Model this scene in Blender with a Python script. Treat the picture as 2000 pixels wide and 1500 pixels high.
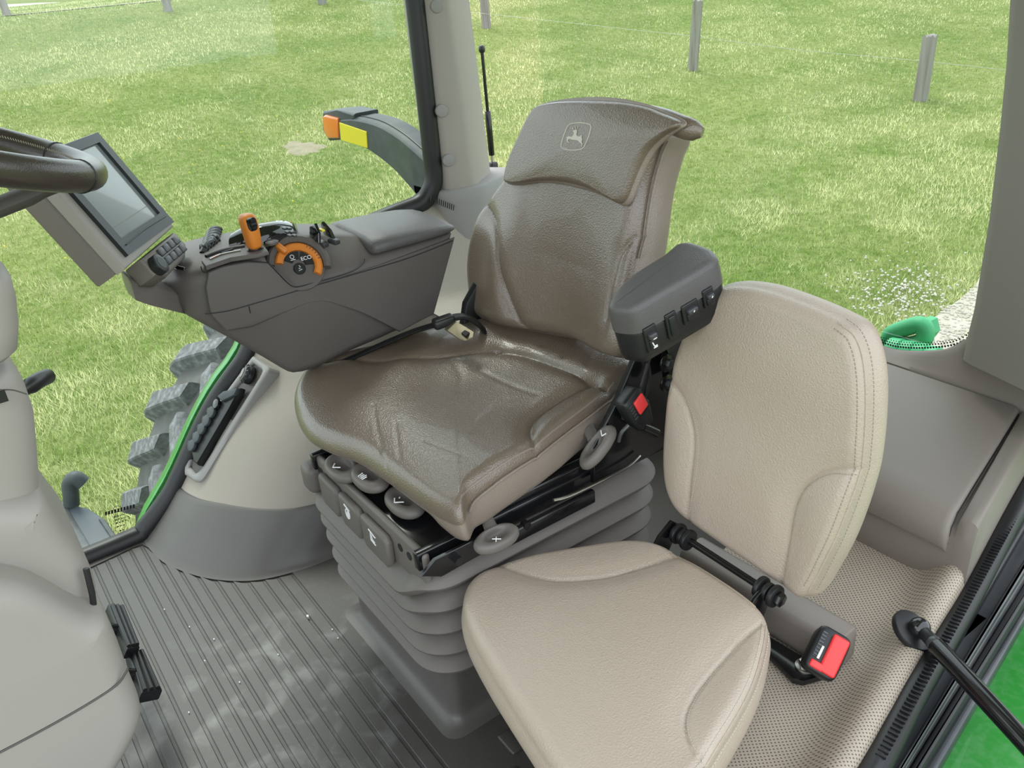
import bpy, bmesh, math, random
import numpy as np
from mathutils import Vector, Matrix
random.seed(7); rng = np.random.default_rng(11)
for o in list(bpy.data.objects): bpy.data.objects.remove(o)
SC = bpy.context.scene; COL = SC.collection
PI = math.pi

# ------------------------------------------------------------------ camera
# world: X = tractor right, Y = tractor forward, Z up, cab floor at z = 0, field at z = -1.5
FPX = 1650.0; PITCH = math.radians(26.9); ROLL = math.radians(5.0); AZ = math.radians(-33.7)
CAM = np.array([0.0, 0.0, 1.25]); GROUND = -1.5
_d = np.array([math.cos(PITCH)*math.cos(AZ), math.cos(PITCH)*math.sin(AZ), -math.sin(PITCH)])
_r0 = np.array([math.sin(AZ), -math.cos(AZ), 0.0]); _u0 = np.cross(_r0, _d)
_R = math.cos(ROLL)*_r0 - math.sin(ROLL)*_u0
_U = math.sin(ROLL)*_r0 + math.cos(ROLL)*_u0
cd = bpy.data.cameras.new('camera'); cam = bpy.data.objects.new('camera', cd); COL.objects.link(cam)
cd.sensor_width = 36.0; cd.lens = FPX/2000*36.0; cd.clip_start = 0.02; cd.clip_end = 600
cam.matrix_world = Matrix(((_R[0], _U[0], -_d[0], CAM[0]), (_R[1], _U[1], -_d[1], CAM[1]), (_R[2], _U[2], -_d[2], CAM[2]), (0, 0, 0, 1)))
SC.camera = cam

# ------------------------------------------------------------------ sky, sun, exposure
w = bpy.data.worlds.new('sky'); SC.world = w; w.use_nodes = True
nt = w.node_tree; bg = nt.nodes['Background']
bg.inputs[0].default_value = (0.86, 0.93, 1.0, 1); bg.inputs[1].default_value = 1.75
sd = bpy.data.lights.new('sun', 'SUN'); sd.energy = 1.7; sd.angle = math.radians(22); sd.color = (1.0, 0.96, 0.88)
sun = bpy.data.objects.new('sun', sd); COL.objects.link(sun)
# post shadows fall towards -X (a little +Y); the sun stands high on the tractor's right
sun.rotation_euler = Vector((0.52, -0.06, 0.85)).to_track_quat('Z', 'Y').to_euler()
SC.view_settings.view_transform = 'Standard'; SC.view_settings.look = 'None'
SC.view_settings.gamma = 1.0; SC.view_settings.exposure = 0.45; SC.view_settings.use_curve_mapping = False

# ------------------------------------------------------------------ projecting measured outlines onto real planes
def ray(px, py): return _d + _R*(px-1000)/FPX - _U*(py-750)/FPX
def onp(px, py, p0, n):
    v = ray(px, py); n = np.asarray(n, float); t = ((np.asarray(p0)-CAM) @ n)/(v @ n); return CAM + v*t
def onx(px, py, x): return onp(px, py, (x, 0, 0), (1, 0, 0))
def ony(px, py, y): return onp(px, py, (0, y, 0), (0, 1, 0))
def onz(px, py, z): return onp(px, py, (0, 0, z), (0, 0, 1))
def nrm(v): v = np.asarray(v, float); return v/np.linalg.norm(v)

# ------------------------------------------------------------------ materials
MATS = {}
def mat(name, col, rough=0.5, metal=0.0, bump=None, var=None, spec=0.5, coat=0.0, voro=None):
    """bump=(scale,strength) noise relief, voro=(scale,strength) leather grain, var=(scale,amount,colour2) blotches"""
    m = bpy.data.materials.new(name); m.use_nodes = True; n = m.node_tree; b = n.nodes['Principled BSDF']
    b.inputs['Base Color'].default_value = (*col, 1); b.inputs['Roughness'].default_value = rough
    b.inputs['Metallic'].default_value = metal; b.inputs['Specular IOR Level'].default_value = spec
    b.inputs['Coat Weight'].default_value = coat
    tc = n.nodes.new('ShaderNodeTexCoord')
    if var:
        ns = n.nodes.new('ShaderNodeTexNoise'); ns.inputs['Scale'].default_value = var[0]; ns.inputs['Detail'].default_value = 6
        n.links.new(tc.outputs['Object'], ns.inputs['Vector'])
        rp = n.nodes.new('ShaderNodeValToRGB'); rp.color_ramp.elements[0].position = 0.42; rp.color_ramp.elements[1].position = 0.72
        rp.color_ramp.elements[0].color = (*col, 1); c2 = var[2]; k = var[1]
        rp.color_ramp.elements[1].color = (*[a*(1-k)+q*k for a, q in zip(col, c2)], 1)
        n.links.new(ns.outputs['Fac'], rp.inputs['Fac']); n.links.new(rp.outputs['Color'], b.inputs['Base Color'])
    last = None
    for kind, bb in (('n', bump), ('v', voro)):
        if not bb: continue
        if kind == 'n':
            t = n.nodes.new('ShaderNodeTexNoise'); t.inputs['Detail'].default_value = 4; out = t.outputs['Fac']
        else:
            t = n.nodes.new('ShaderNodeTexVoronoi'); t.feature = 'SMOOTH_F1'; out = t.outputs['Distance']
        t.inputs['Scale'].default_value = bb[0]; n.links.new(tc.outputs['Object'], t.inputs['Vector'])
        bp = n.nodes.new('ShaderNodeBump'); bp.inputs['Strength'].default_value = bb[1]; bp.inputs['Distance'].default_value = 0.001
        n.links.new(out, bp.inputs['Height'])
        if last: n.links.new(last.outputs['Normal'], bp.inputs['Normal'])
        last = bp
    if last: n.links.new(last.outputs['Normal'], b.inputs['Normal'])
    MATS[name] = m; return m

mat('leather_tan', (0.165, 0.126, 0.095), 0.30, bump=(55, .3), voro=(460, .65), var=(5, .5, (0.142, 0.103, 0.070)), spec=.9, coat=.2)
mat('leather_side', (0.255, 0.205, 0.168), 0.33, bump=(45, .5), voro=(520, .5), var=(6, .4, (0.22, 0.19, 0.155)), spec=.8)
mat('leather_beige', (0.455, 0.37, 0.298), 0.40, bump=(60, .25), voro=(420, .7), var=(4, .35, (0.41, 0.335, 0.26)), spec=.7)
mat('thread_light', (0.62, 0.57, 0.48), 0.7)
mat('thread_tan', (0.36, 0.32, 0.26), 0.7)
mat('emblem_thread', (0.60, 0.57, 0.50), 0.6)
mat('plastic_grey', (0.115, 0.10, 0.092), 0.5, bump=(900, .12), spec=.4)
mat('plastic_dark_grey', (0.085, 0.077, 0.072), 0.48, bump=(900, .15), spec=.4)
mat('plastic_lid', (0.10, 0.094, 0.093), 0.38, voro=(700, .5), spec=.45)
mat('plastic_column', (0.36, 0.33, 0.30), 0.5, bump=(900, .1), var=(3, .25, (0.33, 0.31, 0.28)), spec=.4)
mat('plastic_box', (0.225, 0.193, 0.168), 0.48, bump=(900, .1), var=(3, .2, (0.2, 0.18, 0.16)), spec=.45)
mat('plastic_pillar', (0.36, 0.33, 0.295), 0.62, bump=(500, .25), spec=.3)
mat('plastic_pillar_dark', (0.255, 0.235, 0.21), 0.6, bump=(500, .25), spec=.35)
mat('plastic_vent', (0.30, 0.29, 0.28), 0.6, bump=(500, .15), spec=.3)
mat('bellows_rubber', (0.15, 0.133, 0.12), 0.5, bump=(700, .2), spec=.35, var=(8, .3, (0.19, 0.17, 0.155)))
mat('lever_plastic', (0.15, 0.133, 0.12), 0.45, bump=(700, .12), spec=.4)
mat('rubber_mat', (0.058, 0.052, 0.047), 0.45, bump=(260, .2), spec=.5)
mat('kick_rubber', (0.098, 0.09, 0.082), 0.45, bump=(300, .2), var=(4, .5, (0.075, 0.07, 0.064)), spec=.55)
mat('black_rubber', (0.012, 0.012, 0.013), 0.42, spec=.5)
mat('black_metal', (0.008, 0.008, 0.009), 0.16, spec=.6)
mat('black_plastic', (0.012, 0.013, 0.014), 0.38, bump=(700, .1), spec=.5)
mat('gloss_black', (0.01, 0.011, 0.012), 0.07, spec=.6, coat=.4)
mat('frame_metal', (0.06, 0.065, 0.07), 0.3, metal=.35, var=(9, .6, (0.14, 0.14, 0.14)))
mat('steel', (0.55, 0.54, 0.50), 0.3, metal=1.0, var=(30, .5, (0.3, 0.27, 0.22)))
mat('chrome', (0.75, 0.75, 0.75), 0.15, metal=1.0)
mat('brass_plate', (0.26, 0.23, 0.16), 0.5, metal=.8)
mat('orange_plastic', (0.68, 0.215, 0.03), 0.38, bump=(500, .08))
mat('red_plastic', (0.78, 0.05, 0.05), 0.4)
mat('white_print', (0.85, 0.85, 0.85), 0.6)
mat('grey_button', (0.05, 0.05, 0.055), 0.35)
mat('monitor_beige', (0.30, 0.275, 0.245), 0.45, bump=(700, .08))
mat('monitor_side', (0.155, 0.135, 0.118), 0.45, bump=(700, .08))
mat('monitor_bezel', (0.018, 0.021, 0.024), 0.34)
mat('lcd_screen', (0.24, 0.27, 0.27), 0.16, spec=.8, coat=.6)  # base colour lightened to hold the sky's reflection on the display
mat('wheel_leather', (0.05, 0.04, 0.034), 0.28, voro=(600, .2), spec=.55)
mat('green_paint', (0.022, 0.25, 0.03), 0.3, spec=.5, coat=.3, var=(70, .10, (0.5, 0.6, 0.5)))
mat('green_plastic', (0.055, 0.40, 0.17), 0.5)
mat('tire_rubber', (0.13, 0.125, 0.12), 0.75, bump=(60, .4), spec=.25, var=(14, .6, (0.2, 0.2, 0.2)))
mat('tire_lug', (0.15, 0.15, 0.155), 0.75, bump=(80, .7), spec=.25, var=(45, .8, (0.36, 0.37, 0.39)))
mat('arm_dark', (0.045, 0.055, 0.06), 0.55, var=(20, .5, (0.1, 0.11, 0.12)))
mat('amber_lens', (0.85, 0.20, 0.02), 0.15, spec=.6, coat=.5)
mat('reflector_yellow', (0.80, 0.66, 0.03), 0.35)
mat('post_wood', (0.30, 0.28, 0.26), 0.9, bump=(40, .8), var=(16, .7, (0.15, 0.13, 0.11)), spec=.1)
mat('gravel', (0.46, 0.42, 0.36), 0.9, bump=(60, .9), var=(30, .6, (0.33, 0.30, 0.26)), spec=.1)
mat('dirt', (0.30, 0.26, 0.19), 0.95, bump=(30, .8), var=(9, .6, (0.2, 0.2, 0.11)), spec=.1)
mat('asphalt', (0.10, 0.10, 0.10), 0.9)
mat('box_dark', (0.07, 0.085, 0.10), 0.45, bump=(300, .1))
mat('flower_white', (0.5, 0.47, 0.40), 0.8)
mat('flower_yellow', (0.8, 0.62, 0.03), 0.8)
mat('headliner', (0.42, 0.40, 0.37), 0.9)

def streak(name, sc):
    n = MATS[name].node_tree; mp_ = n.nodes.new('ShaderNodeMapping'); mp_.inputs['Scale'].default_value = sc; tc = [q for q in n.nodes if q.type == 'TEX_COORD'][0]
    for q in list(n.nodes):
        if q.type == 'TEX_NOISE': n.links.new(mp_.outputs[0], q.inputs['Vector'])
    n.links.new(tc.outputs['Object'], mp_.inputs[0])
streak('post_wood', (1, 1, .06))
def perforated(name, col, dot, scale, radius, rot=0.6, strength=.6, rough=.55):
    m = bpy.data.materials.new(name); m.use_nodes = True; n = m.node_tree; b = n.nodes['Principled BSDF']
    tc = n.nodes.new('ShaderNodeTexCoord'); mp = n.nodes.new('ShaderNodeMapping'); mp.inputs['Scale'].default_value = (scale,)*3
    mp.inputs['Rotation'].default_value = (0, 0, rot)
    n.links.new(tc.outputs['UV'], mp.inputs['Vector'])
    fr = n.nodes.new('ShaderNodeVectorMath'); fr.operation = 'FRACTION'; n.links.new(mp.outputs['Vector'], fr.inputs[0])
    sb = n.nodes.new('ShaderNodeVectorMath'); sb.operation = 'SUBTRACT'; sb.inputs[1].default_value = (.5, .5, 0); n.links.new(fr.outputs[0], sb.inputs[0])
    sp = n.nodes.new('ShaderNodeVectorMath'); sp.operation = 'MULTIPLY'; sp.inputs[1].default_value = (1, 1, 0); n.links.new(sb.outputs[0], sp.inputs[0])
    ln = n.nodes.new('ShaderNodeVectorMath'); ln.operation = 'LENGTH'; n.links.new(sp.outputs[0], ln.inputs[0])
    mr = n.nodes.new('ShaderNodeMapRange'); mr.inputs['From Min'].default_value = radius*.7; mr.inputs['From Max'].default_value = radius*1.3
    n.links.new(ln.outputs['Value'], mr.inputs['Value'])
    mx = n.nodes.new('ShaderNodeMix'); mx.data_type = 'RGBA'; mx.inputs[6].default_value = (*dot, 1); mx.inputs[7].default_value = (*col, 1)
    n.links.new(mr.outputs[0], mx.inputs[0]); n.links.new(mx.outputs[2], b.inputs['Base Color'])
    bp = n.nodes.new('ShaderNodeBump'); bp.inputs['Strength'].default_value = strength; bp.inputs['Distance'].default_value = .001
    n.links.new(mr.outputs[0], bp.inputs['Height']); n.links.new(bp.outputs['Normal'], b.inputs['Normal'])
    b.inputs['Roughness'].default_value = rough; b.inputs['Specular IOR Level'].default_value = .35
    MATS[name] = m
perforated('perforated_vinyl', (0.43, 0.365, 0.29), (0.13, 0.10, 0.075), 185.0, .22)
perforated('fender_vinyl', (0.37, 0.333, 0.285), (0.27, 0.24, 0.20), 290.0, .26, strength=.25)

def glass_mat():
    m = bpy.data.materials.new('window_glass'); m.use_nodes = True; n = m.node_tree; n.nodes.clear()
    o = n.nodes.new('ShaderNodeOutputMaterial'); t = n.nodes.new('ShaderNodeBsdfTransparent'); g = n.nodes.new('ShaderNodeBsdfGlossy')
    t.inputs[0].default_value = (0.93, 0.965, 0.94, 1); g.inputs['Roughness'].default_value = 0.02
    mx = n.nodes.new('ShaderNodeMixShader'); lw = n.nodes.new('ShaderNodeLayerWeight'); pw = n.nodes.new('ShaderNodeMath'); pw.operation = 'POWER'; pw.inputs[1].default_value = 4.0
    fr = n.nodes.new('ShaderNodeMath'); fr.operation = 'MULTIPLY_ADD'; fr.inputs[1].default_value = .55; fr.inputs[2].default_value = .025
    n.links.new(lw.outputs['Facing'], pw.inputs[0]); n.links.new(pw.outputs[0], fr.inputs[0])
    n.links.new(fr.outputs[0], mx.inputs[0]); n.links.new(t.outputs[0], mx.inputs[1]); n.links.new(g.outputs[0], mx.inputs[2]); n.links.new(mx.outputs[0], o.inputs[0])
    MATS['window_glass'] = m
glass_mat()

# ------------------------------------------------------------------ object helpers
def link(o, parent=None):
    COL.objects.link(o)
    if parent is not None: o.parent = parent
    return o
def tag(o, label=None, cat=None, group=None, kind=None):
    if label: o['label'] = label
    if cat: o['category'] = cat
    if group: o['group'] = group
    if kind: o['kind'] = kind
    return o
def thing(name, label, cat, loc=(0, 0, 0), group=None):
    o = bpy.data.objects.new(name, None); o.empty_display_size = .05; COL.objects.link(o)
    o.location = loc; return tag(o, label, cat, group)
def from_bm(name, bm, m, parent=None, smooth=True, angle=None):
    bmesh.ops.recalc_face_normals(bm, faces=bm.faces)
    me = bpy.data.meshes.new(name); bm.to_mesh(me); bm.free()
    return finish(name, me, m, parent, smooth, angle)
def finish(name, me, m, parent=None, smooth=True, angle=None):
    if isinstance(m, str): me.materials.append(MATS[m])
    elif m: me.materials.append(m)
    if smooth: me.polygons.foreach_set('use_smooth', [True]*len(me.polygons))
    if smooth and angle: me.set_sharp_from_angle(angle=math.radians(angle))
    o = bpy.data.objects.new(name, me); COL.objects.link(o)
    if parent is not None:
        o.parent = parent
        if parent.type == 'EMPTY' or True:
            pl = parent_world(parent); o.location = (-pl[0], -pl[1], -pl[2])
    return o
def parent_world(p):
    l = Vector((0, 0, 0))
    while p is not None:
        l += Vector(p.location); p = p.parent
    return l
def mesh(name, verts, faces, m, parent=None, smooth=True, angle=35):
    bm = bmesh.new(); vs = [bm.verts.new(tuple(v)) for v in verts]
    for f in faces:
        try: bm.faces.new([vs[i] for i in f])
        except ValueError: pass
    return from_bm(name, bm, m, parent, smooth, angle)
def catmull(pts, n, closed=False):
    p = np.asarray(pts, float); m = len(p); out = []
    segs = m if closed else m-1
    for i in range(segs):
        if closed: a, b, c, d = p[(i-1) % m], p[i], p[(i+1) % m], p[(i+2) % m]
        else: a, b, c, d = p[max(i-1, 0)], p[i], p[i+1], p[min(i+2, m-1)]
        for t in np.linspace(0, 1, 12, endpoint=False):
            out.append(.5*((2*b)+(c-a)*t+(2*a-5*b+4*c-d)*t*t+(3*b-a-3*c+d)*t**3))
    if not closed: out.append(p[-1])
    q = np.array(out); 
    if closed: q = np.vstack([q, q[:1]])
    L = np.r_[0, np.cumsum(np.linalg.norm(np.diff(q, axis=0), axis=1))]
    s = np.linspace(0, L[-1], n, endpoint=not closed)
    return np.stack([np.interp(s, L, q[:, k]) for k in range(q.shape[1])], 1)
def resample(pts, n, closed=False):
    q = np.asarray(pts, float)
    if closed: q = np.vstack([q, q[:1]])
    L = np.r_[0, np.cumsum(np.linalg.norm(np.diff(q, axis=0), axis=1))]
    s = np.linspace(0, L[-1], n, endpoint=not closed)
    return np.stack([np.interp(s, L, q[:, k]) for k in range(q.shape[1])], 1)
def loft(name, secs, m, parent=None, closed=True, caps=True, smooth=True, angle=40):
    """secs: list of equally long point loops"""
    k = len(secs[0]); v = [p for s in secs for p in s]; f = []
    for i in range(len(secs)-1):
        for j in range(k if closed else k-1):
            a, b = i*k+j, i*k+(j+1) % k; f.append((a, b, b+k, a+k))
    if caps and closed:
        f.append(tuple(range(k-1, -1, -1))); f.append(tuple((len(secs)-1)*k+j for j in range(k)))
    return mesh(name, v, f, m, parent, smooth, angle)
def frames(path):
    p = np.asarray(path, float); T = np.gradient(p, axis=0); T /= np.linalg.norm(T, axis=1)[:, None]+1e-12
    a = np.array([0, 0, 1.]) if abs(T[0][2]) < .9 else np.array([1., 0, 0])
    x = nrm(np.cross(a, T[0])); X = []
    for t in T:
        x = nrm(x - t*(x @ t)); X.append(x)
    X = np.array(X); return p, T, X, np.cross(T, X)
def tube_v(path, r, n=12, flat=1.0):
    p, T, X, Y = frames(path); r = np.broadcast_to(np.asarray(r, float), (len(p),))
    return [[p[i]+r[i]*(math.cos(a)*X[i]+flat*math.sin(a)*Y[i]) for a in np.linspace(0, 2*PI, n, endpoint=False)] for i in range(len(p))]
def tube(name, path, r, m, parent=None, n=12, smoothn=None, closed=False, flat=1.0):
    if smoothn: path = catmull(path, smoothn, closed)
    if closed:
        p = np.asarray(path); p2 = np.vstack([p, p[:1]]); secs = tube_v(p2, r, n, flat)[:-1]
        # close ring
        k = n; v = [q for s in secs for q in s]; f = []
        for i in range(len(secs)):
            i2 = (i+1) % len(secs)
            for j in range(k): f.append((i*k+j, i*k+(j+1) % k, i2*k+(j+1) % k, i2*k+j))
        return mesh(name, v, f, m, parent)
    return loft(name, tube_v(path, r, n, flat), m, parent)
def bm_box(bm, c, size, axes=None, bevel=0.0, seg=2):
    c = np.asarray(c, float); X, Y, Z = axes if axes is not None else np.eye(3)
    h = np.asarray(size, float)/2; vs = []
    for sx in (-1, 1):
        for sy in (-1, 1):
            for sz in (-1, 1): vs.append(bm.verts.new(tuple(c+sx*h[0]*np.asarray(X)+sy*h[1]*np.asarray(Y)+sz*h[2]*np.asarray(Z))))
    fs = [bm.faces.new([vs[i] for i in q]) for q in ((0, 1, 3, 2), (4, 6, 7, 5), (0, 4, 5, 1), (2, 3, 7, 6), (0, 2, 6, 4), (1, 5, 7, 3))]
    if bevel > 0:
        es = list({e for f in fs for e in f.edges}); bmesh.ops.bevel(bm, geom=es, offset=bevel, segments=seg, affect='EDGES', profile=.5)
def box(name, c, size, m, parent=None, axes=None, bevel=0.0, seg=2, smooth=True):
    bm = bmesh.new(); bm_box(bm, c, size, axes, bevel, seg); return from_bm(name, bm, m, parent, smooth, 50)
def cyl(name, a, b, r, m, parent=None, n=24, bevel=0.0, r2=None):
    a = np.asarray(a, float); b = np.asarray(b, float); T = nrm(b-a); x = nrm(np.cross(T, (0, 0, 1.) if abs(T[2]) < .9 else (1., 0, 0))); y = np.cross(T, x)
    L = np.linalg.norm(b-a); r2 = r if r2 is None else r2; secs = []
    prof = [(0, r), (L, r2)] if bevel <= 0 else [(0, r-bevel), (bevel*.3, r-bevel*.3), (bevel, r), (L-bevel, r2), (L-bevel*.3, r2-bevel*.3), (L, r2-bevel)]
    for h, rr in prof: secs.append([a+T*h+rr*(math.cos(t)*x+math.sin(t)*y) for t in np.linspace(0, 2*PI, n, endpoint=False)])
    return loft(name, secs, m, parent, angle=40)
def prism_bm(bm, pts, off, bevel=0.0, seg=2):
    """closed planar loop pts extruded by vector off"""
    p = [np.asarray(q, float) for q in pts]; off = np.asarray(off, float); k = len(p)
    a = [bm.verts.new(tuple(q)) for q in p]; b = [bm.verts.new(tuple(q+off)) for q in p]
    fs = [bm.faces.new(a), bm.faces.new(b[::-1])]
    for i in range(k): fs.append(bm.faces.new((a[i], b[i], b[(i+1) % k], a[(i+1) % k])))
    if bevel > 0:
        es = [e for e in fs[0].edges]+[e for e in fs[1].edges]
        bmesh.ops.bevel(bm, geom=es, offset=bevel, segments=seg, affect='EDGES', profile=.5)
def prism(name, pts, off, m, parent=None, bevel=0.0, seg=2, smooth=True, angle=35):
    bm = bmesh.new(); prism_bm(bm, pts, off, bevel, seg); return from_bm(name, bm, m, parent, smooth, angle)
def slab(name, pts, x0, x1, r, m, parent=None, n=140, seg=6):
    """smooth closed outline in a plane x = const, thickened from x0 to x1 with edges rounded by r"""
    P = np.array([(p[1], p[2]) for p in pts])
    for _ in range(3): P = np.stack([.75*P+.25*np.roll(P, -1, 0), .25*P+.75*np.roll(P, -1, 0)], 1).reshape(-1, 2)
    P = resample(P, n, True); T = np.roll(P, -1, 0)-np.roll(P, 1, 0); T /= np.linalg.norm(T, axis=1)[:, None]
    ar = np.sum(P[:, 0]*np.roll(P[:, 1], -1)-np.roll(P[:, 0], -1)*P[:, 1]); Nn = np.stack([-T[:, 1], T[:, 0]], 1)*(1 if ar > 0 else -1); secs = []
    rows = [(x0+r*(1-math.sin(a)), r*(1-math.cos(a))) for a in np.linspace(PI/2, 0, seg)]+[(x1-r*(1-math.sin(a)), r*(1-math.cos(a))) for a in np.linspace(0, PI/2, seg)]
    for x, o_ in rows: secs.append([(x, q[0], q[1]) for q in P+Nn*o_])
    from mathutils.geometry import tessellate_polygon
    k = len(secs[0]); v = [p for s_ in secs for p in s_]; f = [(i*k+j, i*k+(j+1) % k, (i+1)*k+(j+1) % k, (i+1)*k+j) for i in range(len(secs)-1) for j in range(k)]
    for b0_ in (0, (len(secs)-1)*k): f += [tuple(b0_+i for i in t) for t in tessellate_polygon([[Vector((0, q[1], q[2])) for q in v[b0_:b0_+k]]])]
    return mesh(name, v, f, m, parent, True, 60)
def ring(name, c, N, X, r0, r1, h, m, parent=None, a0=0, a1=2*PI, n=40, bevel=.0015):
    """flat annulus sector standing h proud along N"""
    c = np.asarray(c, float); N = nrm(N); X = nrm(X); Y = np.cross(N, X); full = abs(a1-a0-2*PI) < 1e-6
    prof = [(r0, 0), (r0, h-bevel), (r0+bevel, h), (r1-bevel, h), (r1, h-bevel), (r1, 0)]
    secs = [[c+rr*(math.cos(a)*X+math.sin(a)*Y)+hh*N for rr, hh in prof] for a in np.linspace(a0, a1, n)]
    return loft(name, secs, m, parent, closed=True, caps=not full, angle=40)
def seg_dist(P, poly):
    """distance of 2-D points P (n,2) to polyline"""
    P = np.asarray(P, float); best = np.full(len(P), 1e9)
    for a, b in zip(poly[:-1], poly[1:]):
        ab = b-a; t = np.clip(((P-a) @ ab)/(ab @ ab+1e-12), 0, 1); dd = np.linalg.norm(P-(a+t[:, None]*ab), axis=1)
        best = np.minimum(best, dd)
    return best

class Pillow:
    """upholstered pad: an outline in a plane, rounded rim, crowned face, sewn-in seams, side gusset and back"""
    def __init__(s, O, U, V, outline_px=None, outline=None, T=.08, R=.02, bulge=.0, seams=(), hfun=None, nseg=220, rings=70, Rfun=None, taper=0.0, Tfun=None, tapfun=None, near=1.0, far=.35, extra=None, panels=()):
        s.O = np.asarray(O, float); s.U = nrm(U); V = np.asarray(V, float); s.V = nrm(V - s.U*(V @ s.U)); s.N = np.cross(s.U, s.V)
        o2 = np.array([s.px(*p) for p in outline_px]) if outline_px else np.asarray(outline, float)
        s.out = catmull(o2, nseg, True)
        area = np.sum(s.out[:, 0]*np.roll(s.out[:, 1], -1)-np.roll(s.out[:, 0], -1)*s.out[:, 1])
        if area < 0: s.out = s.out[::-1].copy()
        if outline_px:   # the traced rim lies below the face: lift the rays to the rim's own height
            c0 = o2.mean(0); tc_ = np.array([(CAM-s.O) @ s.U, (CAM-s.O) @ s.V])-c0; tc_ = tc_/(np.linalg.norm(tc_)+1e-9); q2 = []
            for p, o_ in zip(outline_px, o2):
                dv = (o_-c0)/(np.linalg.norm(o_-c0)+1e-9); k = far+(near-far)*(dv @ tc_+1)/2
                q = onp(p[0], p[1], s.O-s.N*(R*k+(extra(o_) if extra else 0)), s.N)-s.O; q2.append((q @ s.U, q @ s.V))
            s.out = catmull(np.array(q2), nseg, True)
            area = np.sum(s.out[:, 0]*np.roll(s.out[:, 1], -1)-np.roll(s.out[:, 0], -1)*s.out[:, 1])
            if area < 0: s.out = s.out[::-1].copy()
        s.Tfun, s.tapfun = Tfun, tapfun
        s.c = s.out.mean(0); s.T, s.R, s.bulge, s.hf, s.Rfun, s.taper = T, R, bulge, hfun, Rfun, taper
        s.seams = [(catmull(np.array([s.px(*q) for q in pl]), 28), d, w_) for pl, d, w_ in seams]
        s.nseg, s.rings = nseg, rings
        s.panels = []
        for pl, ref, sl, mx_ in panels:
            L = catmull(np.array([s.px(*q) for q in pl]), 28); s.panels.append((L, np.sign(s.side(np.array([s.px(*ref)]), L))[0], sl, mx_))
        s.ang = np.arctan2(s.out[:, 1]-s.c[1], s.out[:, 0]-s.c[0]); s.rad = np.linalg.norm(s.out-s.c, axis=1)
        o = np.argsort(s.ang); s.sa, s.sr = s.ang[o], s.rad[o]
    def px(s, x, y):
        q = onp(x, y, s.O, s.N)-s.O; return np.array([q @ s.U, q @ s.V])
    def pxs(s, qs):
        """points of the pad's own face seen at pixels qs"""
        qs = np.asarray(qs, float); P = np.array([s.px(*q) for q in qs])
        for _ in range(14):
            h = s.height(P); W = [onp(q[0], q[1], s.O+s.N*k, s.N)-s.O for q, k in zip(qs, h)]; P = .5*P+.5*np.array([(w_ @ s.U, w_ @ s.V) for w_ in W])
        d_ = P-s.c; r = np.linalg.norm(d_, axis=1); rr = np.interp(np.arctan2(d_[:, 1], d_[:, 0]), s.sa, s.sr, period=2*PI)
        return np.where((r < rr*.992)[:, None], P, s.c+d_/r[:, None]*rr[:, None]*.992)
    def side(s, P, L):
        best = np.full(len(P), 1e9); sg = np.zeros(len(P))
        for a, b in zip(L[:-1], L[1:]):
            ab = b-a; t = np.clip(((P-a) @ ab)/(ab @ ab+1e-12), 0, 1); q = P-(a+t[:, None]*ab); dd = np.linalg.norm(q, axis=1); cr = ab[0]*(P[:, 1]-a[1])-ab[1]*(P[:, 0]-a[0])
            m_ = dd < best; best[m_] = dd[m_]; sg[m_] = cr[m_]
        return np.sign(sg)*best
    def height(s, P):
        P = np.asarray(P, float); q = P-s.c; r = np.linalg.norm(q, axis=1); a = np.arctan2(q[:, 1], q[:, 0])
        rr = np.interp(a, s.sa, s.sr, period=2*PI); sv = np.clip(r/rr, 0, 1); d = (1-sv)*rr
        R = s.R if s.Rfun is None else s.Rfun(P)
        e = np.clip(1-d/R, 0, 1); h = R*(np.sqrt(np.clip(1-e*e, 0, 1))-1)
        h = h + s.bulge*(1-sv**2)
        if s.hf is not None: h = h + s.hf(P, d, sv)
        fade = np.clip(d/.012, 0, 1)
        for L, sg, sl, mx_ in s.panels:
            sd_ = s.side(P, L)*sg; h = h - sl*np.clip(sd_, 0, mx_)
        for poly, dep, wd in s.seams:
            ds = seg_dist(P, poly); h = h - dep*np.exp(-(ds/wd)**2)*(.35+.65*fade)
        return h
    def at(s, P, lift=0.0):
        P = np.atleast_2d(np.asarray(P, float)); h = s.height(P)+lift
        return s.O + P[:, :1]*s.U + P[:, 1:2]*s.V + h[:, None]*s.N
    def build(s, name, m, parent, side_mat=None):
        n = s.nseg; tt = np.r_[np.linspace(0.03, .8, int(s.rings*.6), endpoint=False), 1-np.geomspace(.2, .0015, int(s.rings*.4)), 1.0]
        rowsP = [s.c + t*(s.out-s.c) for t in tt]
        V = [s.at(s.c[None])[0]]
        for P in rowsP: V += list(s.at(P))
        edge = s.height(s.out); rows = len(rowsP)
        # side gusset: slight belly, then rounded back
        cen = s.c; nside = 10
        for k in range(1, nside+1):
            f = k/nside; rr = min(s.R*.6, s.T*.25) if s.Rfun is None else s.T*.22
            Tv = s.T if s.Tfun is None else s.Tfun(s.out); tp_ = s.taper if s.tapfun is None else s.tapfun(s.out)[:, None]
            hh = edge*(1-f) + (-Tv)*f
            grow = .006*math.sin(PI*f)*(1-np.clip(tp_*30, 0, 1)) - tp_*(1-math.sqrt(max(0, 1-f*f)))
            if f > .8: grow -= rr*((f-.8)/.2)**2
            dirv = (s.out-cen)/np.linalg.norm(s.out-cen, axis=1)[:, None]; P = s.out+dirv*grow
            V += list(s.O+P[:, :1]*s.U+P[:, 1:2]*s.V+hh[:, None]*s.N)
        rows += nside
        Pb = s.c; V.append(s.O+Pb[0]*s.U+Pb[1]*s.V-(s.T+.004)*s.N)
        F = [(0, 1+j, 1+(j+1) % n) for j in range(n)]
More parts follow.
